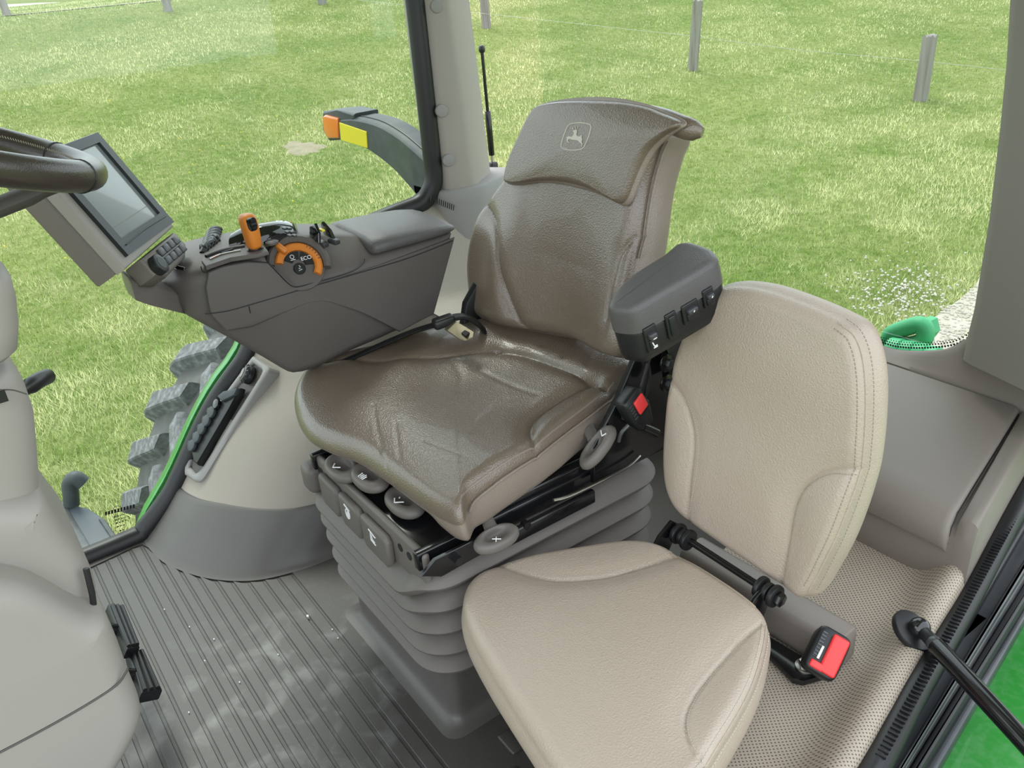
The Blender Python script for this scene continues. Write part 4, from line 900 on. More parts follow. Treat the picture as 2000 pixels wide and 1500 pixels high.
k3 = ring('dial_key', dc-DY*0.00702-DX*0.00117, DN, DX, 0.00047, 0.01147, 0.00760, 'black_plastic', cn, n=30, bevel=0.00117)
def polar(r, a): return dc+DN*0.00749+(math.cos(a)*DX+math.sin(a)*DY)*r
text_mesh('printed_text', 'ECO', polar(0.02012, .50)+DN*0.00023, DX, DY, 0.01076, 'white_print', k2)
cc = polar(0.02012, 1.95); tube('printed_symbol', [cc+(DX*math.cos(a)+DY*math.sin(a))*0.00374 for a in np.linspace(0, 2*PI, 16)], 0.00059, 'white_print', k1, n=5)
tube('printed_symbol', [cc-DX*0.00468-DY*0.00643, cc+DX*0.00468-DY*0.00643], 0.00070, 'white_print', k1, n=5)
cc = dc-DY*0.00702-DX*0.00117+DN*0.00796; tube('printed_symbol', [cc+DY*0.00585, cc+DX*0.00234+DY*0.00234, cc-DX*0.00234, cc+DX*0.00351-DY*0.00351, cc-DX*0.00351-DY*0.00468], 0.00070, 'white_print', k3, n=5)
tube('printed_symbol', [dc+DX*0.05148-DY*0.01404+DN*0.00398, dc+DX*0.05382-DY*0.01755+DN*0.00398], 0.00140, 'white_print', cn, n=5)
# black socket panel on the nose
c = onx(357, 538, 1.545); box('socket_panel', c+np.array((0.02, .004, 0)), (.05, .004, .03), 'gloss_black', cn, (nrm((1, .25, 0)), nrm((-.25, 1, .3)), nrm((0, -.3, 1))), bevel=.001)

# ================================================================== display monitor on its arm
MC = onx(245, 503, 1.45); MB = onx(335, 437, 1.62); MU = nrm(MB-MC); nb = nrm((-MU[1], MU[0], 0)); nb = nb if nb[1] > 0 else -nb
MW = nb*math.sin(math.radians(29))+np.array((0, 0, 1.))*math.cos(math.radians(29)); MW = nrm(MW-MU*(MW @ MU)); MN = np.cross(MU, MW)
if MN @ (CAM-MC) < 0: MN = -MN
def mp(u, v, n=0.0): return MC+MU*u+MW*v+MN*n
mo = thing('display_monitor', 'grey touchscreen display monitor with dark bezel behind the steering wheel', 'monitor', tuple(MC))
WD, HT = .208, .192
prism('housing', [mp(-.026, -.014, .0), mp(WD+.003, -.006, .0), mp(WD+.003, HT+.004), mp(-.026, HT+.004)], -MN*.020, 'monitor_beige', mo, bevel=.004, seg=3)
prism('back_shell', [mp(-.024, -.012, -.018), mp(WD, -.004, -.018), mp(WD, HT), mp(-.024, HT, -.018)], -MN*.045, 'monitor_side', mo, bevel=.008, seg=3)
bz = ring  # bezel frame of four bars around the recessed screen
bez = bmesh.new()
for (u0, u1, v0, v1) in ((0, WD, 0, .026), (0, WD, HT-.016, HT), (0, .020, .026, HT-.016), (WD-.020, WD, .026, HT-.016)):
    bm_box(bez, mp((u0+u1)/2, (v0+v1)/2, .003), (u1-u0+.0004, v1-v0+.0004, .008), (MU, MW, MN))
from_bm('bezel', bez, 'monitor_bezel', mo, smooth=False)
prism('screen', [mp(.019, .025, .001), mp(WD-.019, .025, .001), mp(WD-.019, HT-.015, .001), mp(.019, HT-.015, .001)], -MN*.001, 'lcd_screen', mo, smooth=False)
tube('status_line', [mp(.024, .048, .0014), mp(WD-.024, .048, .0014)], .0005, 'monitor_beige', mo, n=5)
tube('bezel_ridge', catmull([mp(.016, .015, .008), mp(.10, .018, .0085), mp(WD-.012, .016, .008)], 20), .0012, 'monitor_bezel', mo, n=6)
kp = prism('keypad_body', [mp(.030, -.016, .004), mp(.19, -.014, .004), mp(.193, -.045, .004), mp(.16, -.060, .004), mp(.06, -.064, .004), mp(.030, -.050, .004)], -MN*.040, 'monitor_side', mo, bevel=.006, seg=3)
for i in range(5):
    for j in range(2):
        if i == 0 and j == 0: continue
        box('key', mp(.072+.0235*i, -.027-.0175*j, .0055), (.0195, .0145, .006), 'grey_button', kp, (MU, MW, MN), bevel=.002)
cyl('knob', mp(.048, -.040, .002), mp(.048, -.040, .018), .0165, 'black_plastic', kp, n=36, bevel=.002)
bm = bmesh.new()
for a in np.linspace(0, 2*PI, 32, endpoint=False): bm_box(bm, mp(.048+.0166*math.cos(a), -.040+.0166*math.sin(a), .010), (.0014, .0014, .014), (MU, MW, MN))
from_bm('knob_grip', bm, 'black_plastic', kp, smooth=False); cyl('knob_cap', mp(.048, -.040, .018), mp(.048, -.040, .0186), .0105, 'monitor_bezel', kp, n=30)
a0 = mp(.06, -.06, -.02); a1 = onx(345, 580, 1.575)
secs = []
for p, wz in zip(np.linspace(onx(250, 556, 1.50), onx(352, 584, 1.585), 8), (.036, .040, .042, .042, .042, .042, .042, .042)):
    secs.append([p+np.array(q) for q in [(-.030, 0, -wz*.55), (-.032, 0, wz*.3), (-.02, 0, wz*.5), (.03, 0, wz*.5), (.035, 0, -wz*.3), (.02, 0, -wz*.6)]])
loft('support_arm', secs, 'monitor_side', mo, angle=50)

# ================================================================== steering wheel and column
sw = thing('steering_wheel', 'dark brown leather wrapped steering wheel rim at the left edge', 'steering wheel', (1.19, -.011, 1.123))
SWC = np.array((1.19, -.011, 1.123)); t23 = math.radians(23); SX = np.array((1., 0, 0)); SY = np.array((0, math.cos(t23), math.sin(t23))); SNn = np.cross(SX, SY); RW = .187
ringp = [SWC+RW*(math.cos(a)*SX+math.sin(a)*SY) for a in np.linspace(0, 2*PI, 120, endpoint=False)]
rim = tube('rim', ringp, .0185, 'wheel_leather', sw, n=20, closed=True)
bm = bmesh.new()
for a in np.arange(0, 2*PI, .022):
    rr = RW-.0165; p = SWC+rr*(math.cos(a)*SX+math.sin(a)*SY)+SNn*.0075; t = -math.sin(a)*SX+math.cos(a)*SY; w2_ = nrm(t+.9*SNn)
    bm_box(bm, p, (.006, .0012, .0012), (w2_, np.cross(SNn, w2_), SNn))
from_bm('stitching', bm, 'thread_tan', rim, smooth=False)
for a in (4.15, 5.2, .6, 2.4):
    tube('rim_seam', [SWC+(RW+.0187*math.cos(b))*(math.cos(a)*SX+math.sin(a)*SY)+SNn*.0187*math.sin(b) for b in np.linspace(0, 2*PI, 24)], .0011, 'black_rubber', rim, n=5)
hubc = SWC-SNn*.125
for a in (-PI/2, PI*.17, PI*.83):
    e = SWC+(RW-.008)*(math.cos(a)*SX+math.sin(a)*SY); tube('spoke', catmull([hubc, hubc+(e-hubc)*.5-SNn*.006, e-SNn*.008], 14), [.024]*5+[.020]*5+[.016]*4, 'plastic_dark_grey', sw, n=14, flat=.6)
cyl('hub', hubc-SNn*.02, hubc+SNn*.025, .055, 'plastic_dark_grey', sw, n=36, bevel=.01)

stc = thing('steering_column', 'beige grey steering column cowl standing on the cab floor at the left', 'steering column', (1.19, .2, 0))
def sup(cx_, cy_, hx, hy, z, e=.45, n=64): return [(cx_+hx*np.sign(math.cos(t))*abs(math.cos(t))**e, cy_+hy*np.sign(math.sin(t))*abs(math.sin(t))**e, z) for t in np.linspace(0, 2*PI, n, endpoint=False)]
def col_loft(name, pxs, hx, hy, xr, m, cap=.6):
    secs = []
    P = [onx(a, b, xr) for a, b in pxs]
    for i, p in enumerate(P): secs.append(sup(1.19, p[1]+hy, hx, hy, p[2]))
    top = sup(1.19, P[0][1]+hy, hx*cap, hy*cap, P[0][2]+.008); return loft(name, [top]+secs, m, stc, angle=60)
col_loft('tilt_shroud', [(8, 534), (30, 552), (40, 590), (45, 640), (43, 685), (30, 697), (12, 702)], .085, .09, 1.12, 'plastic_column')
box('tilt_block', (1.20, .05, .99), (.07, .07, .22), 'plastic_dark_grey', stc, bevel=.01)
col_loft('column_cover', [(18, 732), (38, 741), (60, 772), (76, 820), (83, 900), (87, 980), (92, 1076), (96, 1110)], .10, .15, 1.11, 'plastic_column')
tube('cover_joint', catmull([onx(a, b, 1.089) for a, b in [(0, 762), (25, 762), (52, 770)]], 12), .001, 'plastic_dark_grey', stc, n=5)
fl_ = [(-260, 1000), (60, 985), (92, 985), (112, 1015), (135, 1052), (172, 1096), (195, 1150), (200, 1208), (180, 1230), (-260, 1230)]
slab('flare', [onx(a, b, 1.075) for a, b in fl_], 1.07, 1.31, .035, 'plastic_column', stc)
cw = [(-330, 1105), (-100, 1118), (0, 1138), (50, 1145), (100, 1168), (150, 1198), (185, 1212), (212, 1208), (232, 1255), (255, 1320), (277, 1372), (280, 1402), (262, 1450), (225, 1510), (140, 1640), (-330, 1700)]
slab('cowl', [onx(a, b, 1.02) for a, b in cw], 1.005, 1.36, .03, 'plastic_column', stc)
tube('cowl_seam', catmull([onx(a, b, 1.0042) for a, b in [(-60, 1500), (60, 1438), (160, 1382), (225, 1340), (243, 1318), (250, 1305)]], 40), .0016, 'plastic_dark_grey', stc, n=6)
tube('cowl_gap', [onx(168, 1110, 1.068), onx(180, 1160, 1.062), onx(186, 1204, 1.055)], .004, 'black_rubber', stc, n=8)
tube('indicator_stalk', catmull([(1.14, -.0, .80), (1.20, -.045, .795), (1.235, -.062, .785)], 14), [.008]*7+[.011]*7, 'black_plastic', stc, n=12)
box('column_socket', onx(2, 775, 1.088), (.004, .012, .014), 'black_plastic', stc)

def pedal(pxs, label, zc):
    n_ = nrm((-.05, -.55, .83)); P = [onp(a, b, (1.42, -.052, zc), n_) for a, b in pxs]; c = sum(P)/4
    o = thing('brake_pedal', label, 'pedal', tuple(c), 'brake pedals'); prism('pad', P, -n_*.024, 'black_plastic', o, bevel=.004)
    U_ = nrm(P[3]-P[0]); 
    for k in range(3):
        f = .2+.3*k; a_ = P[0]*(1-f)+P[1]*f; b_ = P[3]*(1-f)+P[2]*f; d_ = b_-a_
        tube('tread', [a_+d_*.04+n_*.001, b_-d_*.04+n_*.001], .0042, 'black_rubber', o, n=8)
    tube('pedal_arm', [c-n_*.012, c+np.array((-.0, .10, .06))], .012, 'black_metal', o, n=10)
pedal([(212, 1178), (242, 1182), (274, 1262), (248, 1268)], 'upper of two black ribbed brake pedals beside the column cowl', .15)
pedal([(252, 1270), (280, 1268), (318, 1346), (276, 1354)], 'lower of two black ribbed brake pedals beside the column cowl', .13)
# ================================================================== things fixed to or lying in the cab
# ---- driver's belt buckle
def buckle(name, label, c, U, V, w_, h_, dep, loc):
    """U across, V along towards the slot end, N = face normal"""
    U = nrm(U); V = nrm(np.asarray(V, float)-U*(np.asarray(V, float) @ U)); N = np.cross(U, V)
    if N @ (CAM-np.asarray(c)) < 0: N = -N
    o = thing(name, label, 'buckle', loc)
    secs = []
    for n_, k in ((-dep, .80), (-dep*.8, .95), (-.3*dep, 1.0), (-.1*dep, .98), (0, .90)):
        secs.append([np.asarray(c)+U*(w_/2*k*np.sign(math.cos(t))*abs(math.cos(t))**.35)+V*(h_/2*k*np.sign(math.sin(t))*abs(math.sin(t))**.35)+N*n_ for t in np.linspace(0, 2*PI, 48, endpoint=False)])
    b = loft('housing', secs, 'black_plastic', o, angle=60)
    return o, b, U, V, N
c = onx(1246, 792, .925); o, b, U_, V_, N_ = buckle('belt_buckle', 'black seat belt buckle with red button beside the driver cushion', c, (.15, -.75, .35), (.1, .3, .95), .050, .052, .03, tuple(c))
box('button', c-V_*.002+U_*.006+N_*.001, (.026, .030, .006), 'red_plastic', o, (U_, V_, N_), bevel=.003, seg=3)
for k in range(5): box('slot_rib', c-U_*.016+V_*(-.014+.007*k)+N_*.0005, (.008, .0022, .004), 'frame_metal', o, (U_, V_, N_))
prism('body', [c+U_*.02+V_*.02-N_*.01, c+U_*.038-V_*.03-N_*.012, c+U_*.026-V_*.072-N_*.014, c-U_*.004-V_*.07-N_*.014, c-U_*.022-V_*.02-N_*.01], -N_*.026, 'black_plastic', o, bevel=.006, seg=3)
tube('stalk', [c-V_*.06-N_*.02, c-V_*.10+U_*.02-N_*.02], .009, 'black_metal', o, n=10)
# ---- belt tongue on black webbing behind the cushion
t0 = onz(898, 640, .592); o = thing('belt_tongue', 'steel seat belt tongue on black webbing at the back of the driver cushion', 'belt tongue', tuple(t0))
A = [onz(a, b, z) for a, b, z in [(868, 642, .588), (886, 624, .600), (926, 648, .592), (924, 658, .588), (908, 665, .585), (896, 661, .585)]]
prism('plate', A, (0, 0, -.003), 'brass_plate', o, bevel=.0008, seg=1)
S = [onz(a, b, .5925) for a, b in [(901, 650), (908, 644), (917, 649), (910, 656)]]; prism('slot', S, (0, 0, -.0042), 'black_plastic', o)
box('sleeve', onz(866, 628, .598), (.045, .028, .020), 'black_plastic', o, (nrm((.2, .95, -.1)), nrm((.95, -.2, 0)), (0, 0, 1)), bevel=.006, seg=3)
tube('webbing', catmull([onz(878, 622, .60), onz(905, 618, .598), onz(928, 628, .585), onz(945, 645, .56)], 16), .016, 'black_rubber', o, n=10, flat=.3)
tube('webbing', catmull([onz(850, 634, .575), onz(800, 650, .562), onz(720, 684, .535), onz(645, 718, .515)], 30), .012, 'black_rubber', o, n=10, flat=.35)  # black strip stands in for the shaded gap between console and cushion

# ---- passenger hinge cover, buckle, bolted plate
PZ = .215
o = thing('hinge_cover', 'brown grey plastic hinge cover box behind the passenger cushion', 'cover', tuple(onz(1585, 1230, PZ)))
Lx = onz(1665, 1235, .29)-onz(1520, 1150, .29); Lx = nrm((Lx[0], Lx[1], 0)); Ly = np.array((-Lx[1], Lx[0], 0)); Ly = Ly if Ly[1] < 0 else -Ly
c0 = onz(1648, 1238, .272)
def hc(a, b, z): return c0-Lx*a+Ly*b+np.array((0, 0, z))
secs = []
for a, k in ((-.006, .5), (-.004, .85), (0, 1), (.05, 1), (.31, 1)):
    secs.append([hc(a, -.028*k+.0, -.060), hc(a, -.030*k, -.012), hc(a, -.026*k, -.003*k), hc(a, -.018*k, .0), hc(a, .024*k, .0), hc(a, .032*k, -.004), hc(a, .036*k, -.016), hc(a, .036*k, -.060)])
loft('cover', secs, 'plastic_box', o, angle=50)
pl_ = thing('mounting_plate', 'black steel mounting plate with hex bolt under the passenger buckle', 'plate', tuple(onz(1560, 1310, .208)))
prism('plate', [onz(a, b, .219) for a, b in [(1500, 1240), (1600, 1300), (1612, 1318), (1570, 1330), (1548, 1325), (1495, 1270)]], (0, 0, -.012), 'black_metal', pl_, bevel=.003)
c = onz(1573, 1300, .222); cyl('washer', c-np.array((0, 0, .004)), c+np.array((0, 0, .001)), .016, 'steel', pl_, n=28, bevel=.001); cyl('bolt', c, c+np.array((0, 0, .011)), .0105, 'steel', pl_, n=6, bevel=.0012)
c = onp(1618, 1275, (.52, -.87, .265), nrm((-.55, .35, .75)))
o, b, U_, V_, N_ = buckle('belt_buckle', 'black seat belt buckle with red button beside the passenger hinge cover', c, onp(1650, 1300, c, nrm((-.55, .35, .75)))-onp(1600, 1270, c, nrm((-.55, .35, .75))), onp(1625, 1235, c, nrm((-.55, .35, .75)))-onp(1600, 1310, c, nrm((-.55, .35, .75))), .052, .074, .036, tuple(c))
bm = bmesh.new(); bm_box(bm, c+U_*.009+N_*.001, (.026, .062, .006), (U_, V_, N_), .004, 3); bt = from_bm('button', bm, 'red_plastic', o, True, 50)
box('button', c-V_*.026-U_*.008+N_*.001, (.022, .012, .006), 'red_plastic', o, (U_, V_, N_), bevel=.003, seg=2)
box('slot', c-U_*.014+V_*.004+N_*.0002, (.012, .040, .003), 'black_rubber', o, (U_, V_, N_))
for k in range(8): box('slot_rib', c-U_*.016+V_*(-.012+.0052*k)+N_*.0012, (.007, .0018, .003), 'frame_metal', o, (U_, V_, N_))
box('catch', c-U_*.011+V_*-.006+N_*.0016, (.005, .022, .003), 'steel', o, (U_, V_, N_), bevel=.001)

# ---- door gas strut with ball joint
b0 = onz(1796, 1226, .272); vR = ray(2000, 1447); b1 = CAM+vR*1.10
o = thing('gas_strut', 'black gas strut holding the open cab door beside the sill', 'strut', tuple(b0)); sdv = nrm(b1-b0)
cyl('grommet', b0+np.array((.012, .004, -.016)), b0+np.array((.006, .002, -.006)), .034, 'black_rubber', o, n=36, bevel=.003)
bm = bmesh.new(); bmesh.ops.create_uvsphere(bm, u_segments=24, v_segments=14, radius=.0165); bmesh.ops.translate(bm, vec=tuple(b0), verts=bm.verts); from_bm('ball_joint', bm, 'gloss_black', o)
cyl('socket', b0+sdv*.006, b0+sdv*.034, .0105, 'black_plastic', o, n=24, bevel=.002)
cyl('collar', b0+sdv*.032, b0+sdv*.044, .0115, 'frame_metal', o, n=24, bevel=.002)
cyl('cylinder', b0+sdv*.042, b1+sdv*.12, .0138, 'black_metal', o, n=28, bevel=.002)

# ---- connector tray set into the right wheel arch
fA = np.array((WX-.03, arch_y(.08), .08)); fB = np.array((WX-.03, arch_y(.50), .50)); FW = nrm(fB-fA); FU = nrm((-1, -.13, 0)); FN = nrm(np.cross(FU, FW)); FN = FN if FN[1] > 0 else -FN
FP = fA+FN*.004+(fB-fA)*.5
mid = np.array((WX-.03, arch_y(.29), .29)); FP = FP+FN*max(0, (mid-FP) @ FN+.006)
tr = thing('connector_tray', 'grey plastic connector tray let into the wheel arch panel', 'tray', tuple(onp(440, 820, FP, FN)))
of_ = [(497, 697), (532, 721), (400, 936), (388, 944), (362, 926), (366, 905), (420, 800)]
if_ = [(497, 711), (518, 726), (396, 915), (385, 926), (372, 912), (378, 890), (428, 805)]
def fp_(a, b, n=0.0): return onp(a, b, FP, FN)+FN*n
oo = resample([fp_(*q) for q in of_], 60, True); ii = resample([fp_(*q) for q in if_], 60, True); ii = np.array(sorted(ii.tolist(), key=lambda q: 0)) if False else ii
secs = [[p-FN*.03 for p in oo], [p+FN*.004 for p in oo], [p*.75+q*.25+FN*.008 for p, q in zip(oo, ii)], [p*.25+q*.75+FN*.007 for p, q in zip(oo, ii)], [p+FN*.002 for p in ii], [p-FN*.0005 for p in ii]]
loft('frame', secs, 'plastic_vent', tr, caps=False, angle=60)
prism('recess', [p-FN*.0005 for p in resample([fp_(*q) for q in if_], 40, True)], -FN*.004, 'plastic_dark_grey', tr, smooth=False)
# socket strip with hinged caps
stp = thing('socket_strip', 'black strip of capped power sockets in the wheel arch tray', 'sockets', tuple(fp_(430, 830)))
bp_ = [(483, 762), (478, 776), (460, 800), (400, 912), (392, 905), (388, 885), (452, 775)]
prism('body', [fp_(a, b, .002) for a, b in bp_], FN*.020, 'black_plastic', stp, bevel=.005, seg=3)
prism('wedge', [fp_(a, b, .018) for a, b in [(483, 764), (476, 778), (452, 790), (443, 780), (455, 770)]], FN*.012, 'arm_dark', stp, bevel=.004, seg=2)
for k in range(6):
    f = k/5; c = fp_(441-47*f, 795+80*f, .022)
    cp = cyl('socket_cap', c, c+FN*.010, .0155 if k else .013, 'arm_dark' if k else 'gloss_black', stp, n=26, bevel=.003)
    if k: box('cap_tab', c+FN*.006+fp_(430, 800)*0-FW*.0-FU*.016, (.012, .012, .005), 'black_plastic', cp, (FU, FW, FN), bevel=.002)
pg = thing('round_plug', 'grey round trailer plug with screw ring at the top of the wheel arch tray', 'plug', tuple(fp_(490, 732)))
c = fp_(492, 735, .002); ax_ = nrm(FN+FU*-.35); cyl('ring', c+ax_*.010, c+ax_*.022, .020, 'frame_metal', pg, n=30, bevel=.003); cyl('body', c-ax_*.002, c+ax_*.012, .023, 'black_plastic', pg, n=30, bevel=.003); cyl('cap', c+ax_*.022, c+ax_*.0245, .012, 'plastic_vent', pg, n=24)
for k in range(10):
    a = k*PI/5; x_ = nrm(np.cross(ax_, (0, 0, 1.))); y_ = np.cross(ax_, x_); q = c+ax_*.016+(x_*math.cos(a)+y_*math.sin(a))*.0205; box('grip', q, (.004, .004, .010), 'frame_metal', pg)
# ---- printed mark on the side glass
for k, (a, b, ln, hh) in enumerate([(205, 1000, 60, 7), (222, 1009, 34, 3), (224, 1015, 30, 3), (226, 1021, 26, 3), (228, 1028, 22, 3), (233, 1036, 16, 3)]):
    x = WX+.0185
    for j in range(max(2, ln//6)):
        hh = hh*.8 if k else hh
        q0 = onx(a+j*6, b-j*1.6, x); q1 = onx(a+j*6+4.2, b-j*1.6-1.1, x); q2 = onx(a+j*6+4.2, b-j*1.6-1.1+hh, x); q3 = onx(a+j*6, b-j*1.6+hh, x)
        mesh('printed_mark', [q0, q1, q2, q3], [(0, 1, 2, 3)], 'black_rubber', w1, smooth=False)
q = [onx(230+8*math.cos(t), 994+6*math.sin(t), WX+.0185) for t in np.linspace(0, 2*PI, 14)]; tube('printed_mark', q, .0007, 'black_rubber', w1, n=5)
# ---- crumbs of grit on the mat
grit_lab = ['largest pale crumb of grit on the ribbed floor mat', 'pale crumb of grit on the mat nearest the bottom left of the picture', 'pale crumb of grit beside the last mat groove before the seat base', 'rightmost pale crumb of grit on the mat, close to the seat pedestal', 'pale crumb of grit in the middle of the scuffed mat area', 'pale crumb of grit two grooves left of the large crumb, mid mat', 'pale crumb of grit on the mat level with the upper brake pedal', 'pale crumb of grit on the mat level with the lower brake pedal', 'pale crumb of grit on the mat just right of the upper brake pedal', 'pale crumb of grit on the mat below the large crumb']
for k, (a, b) in enumerate([(601, 1203), (369, 1391), (649, 1229), (660, 1246), (468, 1332), (418, 1248), (370, 1224), (400, 1290), (321, 1190), (543, 1278)]):
    c = onz(a, b, .003); bm = bmesh.new(); bmesh.ops.create_icosphere(bm, subdivisions=1, radius=.0042 if k == 0 else .0022); bmesh.ops.scale(bm, vec=(1, .7, .6), verts=bm.verts); bmesh.ops.translate(bm, vec=tuple(c), verts=bm.verts)
    tag(from_bm('grit_crumb', bm, 'white_print', None, smooth=False), grit_lab[k], 'crumb', 'grit crumbs on the mat')
# ================================================================== outside: field, fence, tractor parts
def hz(x, y):
    t = np.asarray(x, float)-9.0; s = .5*(t+np.sqrt(t*t+2.0)); rise = .13*(s); top = .13*18.5
    rise = np.where(rise < top-.4, rise, top-.4+.4*np.tanh((rise-top+.4)/.4)); return GROUND+rise-.13*.5*(-9+math.sqrt(83))
def gnd(px, py):
    v = ray(px, py); ts_ = np.geomspace(1.0, 400, 260); P_ = CAM+v*ts_[:, None]; below = P_[:, 2] <= hz(P_[:, 0], P_[:, 1])
    i = int(np.argmax(below)) if below.any() else len(ts_)-1; lo, hi = ts_[max(i-1, 0)], ts_[i]
    for _ in range(18):
        m_ = (lo+hi)/2; p = CAM+v*m_
        if p[2] <= hz(p[0], p[1]): hi = m_
        else: lo = m_
    return CAM+v*hi
def gp_(px, py, lift=0.0): p = gnd(px, py); return np.array((p[0], p[1], float(hz(p[0], p[1]))+lift))
# field surface
gxs = np.r_[np.linspace(-30, 0, 12), np.linspace(.8, 40, 110), np.linspace(42, 260, 20)]; gys = np.r_[np.linspace(-200, -42, 14), np.linspace(-40, 12, 110), np.linspace(14, 120, 12)]
V = [(x, y, float(hz(x, y))) for y in gys for x in gxs]; nx = len(gxs); F = [(j*nx+i, j*nx+i+1, (j+1)*nx+i+1, (j+1)*nx+i) for j in range(len(gys)-1) for i in range(nx-1)]
me = bpy.data.meshes.new('ground'); me.from_pydata(V, [], F)
def field_mat():
    m = bpy.data.materials.new('field_grass'); m.use_nodes = True; n = m.node_tree; b = n.nodes['Principled BSDF']; g = n.nodes.new('ShaderNodeNewGeometry')
    def noise(s, d, dist=0.0):
        t = n.nodes.new('ShaderNodeTexNoise'); t.inputs['Scale'].default_value = s; t.inputs['Detail'].default_value = d; t.inputs['Distortion'].default_value = dist; n.links.new(g.outputs['Position'], t.inputs['Vector']); return t
    a = noise(.55, 5); c = noise(9, 6, .4); d_ = noise(60, 5)
    r1 = n.nodes.new('ShaderNodeValToRGB'); e = r1.color_ramp; e.elements[0].position = .34; e.elements[0].color = (.105, .165, .030, 1); e.elements[1].position = .68; e.elements[1].color = (.25, .27, .095, 1)
    n.links.new(a.outputs['Fac'], r1.inputs[0])
    r2 = n.nodes.new('ShaderNodeValToRGB'); e = r2.color_ramp; e.elements[0].position = .35; e.elements[0].color = (.095, .15, .026, 1); e.elements[1].position = .66; e.elements[1].color = (.29, .31, .13, 1)
    n.links.new(c.outputs['Fac'], r2.inputs[0])
    mx = n.nodes.new('ShaderNodeMix'); mx.data_type = 'RGBA'; mx.inputs[0].default_value = .5; n.links.new(r1.outputs[0], mx.inputs[6]); n.links.new(r2.outputs[0], mx.inputs[7])
    r3 = n.nodes.new('ShaderNodeMapRange'); r3.inputs['From Min'].default_value = .3; r3.inputs['From Max'].default_value = .7; r3.inputs['To Min'].default_value = .72; r3.inputs['To Max'].default_value = 1.28; n.links.new(d_.outputs['Fac'], r3.inputs[0])
    ml = n.nodes.new('ShaderNodeMix'); ml.data_type = 'RGBA'; ml.blend_type = 'MULTIPLY'; ml.inputs[0].default_value = 1; n.links.new(mx.outputs[2], ml.inputs[6]); n.links.new(r3.outputs[0], ml.inputs[7])
    n.links.new(ml.outputs[2], b.inputs['Base Color']); b.inputs['Roughness'].default_value = .9; b.inputs['Specular IOR Level'].default_value = .1
    bp = n.nodes.new('ShaderNodeBump'); bp.inputs['Strength'].default_value = .8; bp.inputs['Distance'].default_value = .03; n.links.new(d_.outputs['Fac'], bp.inputs['Height']); n.links.new(bp.outputs[0], b.inputs['Normal'])
    return m
gr = finish('ground', me, field_mat()); tag(gr, 'mown green field sloping up behind the tractor', 'field', kind='structure')
def poly_clear(poly):
    P = np.array(poly)
    def inside(x, y):
        r = np.zeros(len(x), bool); j = len(P)-1
        for i in range(len(P)):
            a, b = P[i], P[j]; cond = ((a[1] > y) != (b[1] > y)) & (x < (b[0]-a[0])*(y-a[1])/(b[1]-a[1]+1e-12)+a[0]); r ^= cond; j = i
        return r
    return inside
dirt_c = gp_(592, 289); DR = .30
gravel_px = [(1950, 470), (1905, 560), (1870, 590), (1835, 615), (1800, 640), (1770, 680), (1700, 760), (1700, 900), (2300, 900), (2300, 470)]
gravel_xy = [gp_(a, b)[:2] for a, b in gravel_px]; in_grav = poly_clear(gravel_xy)
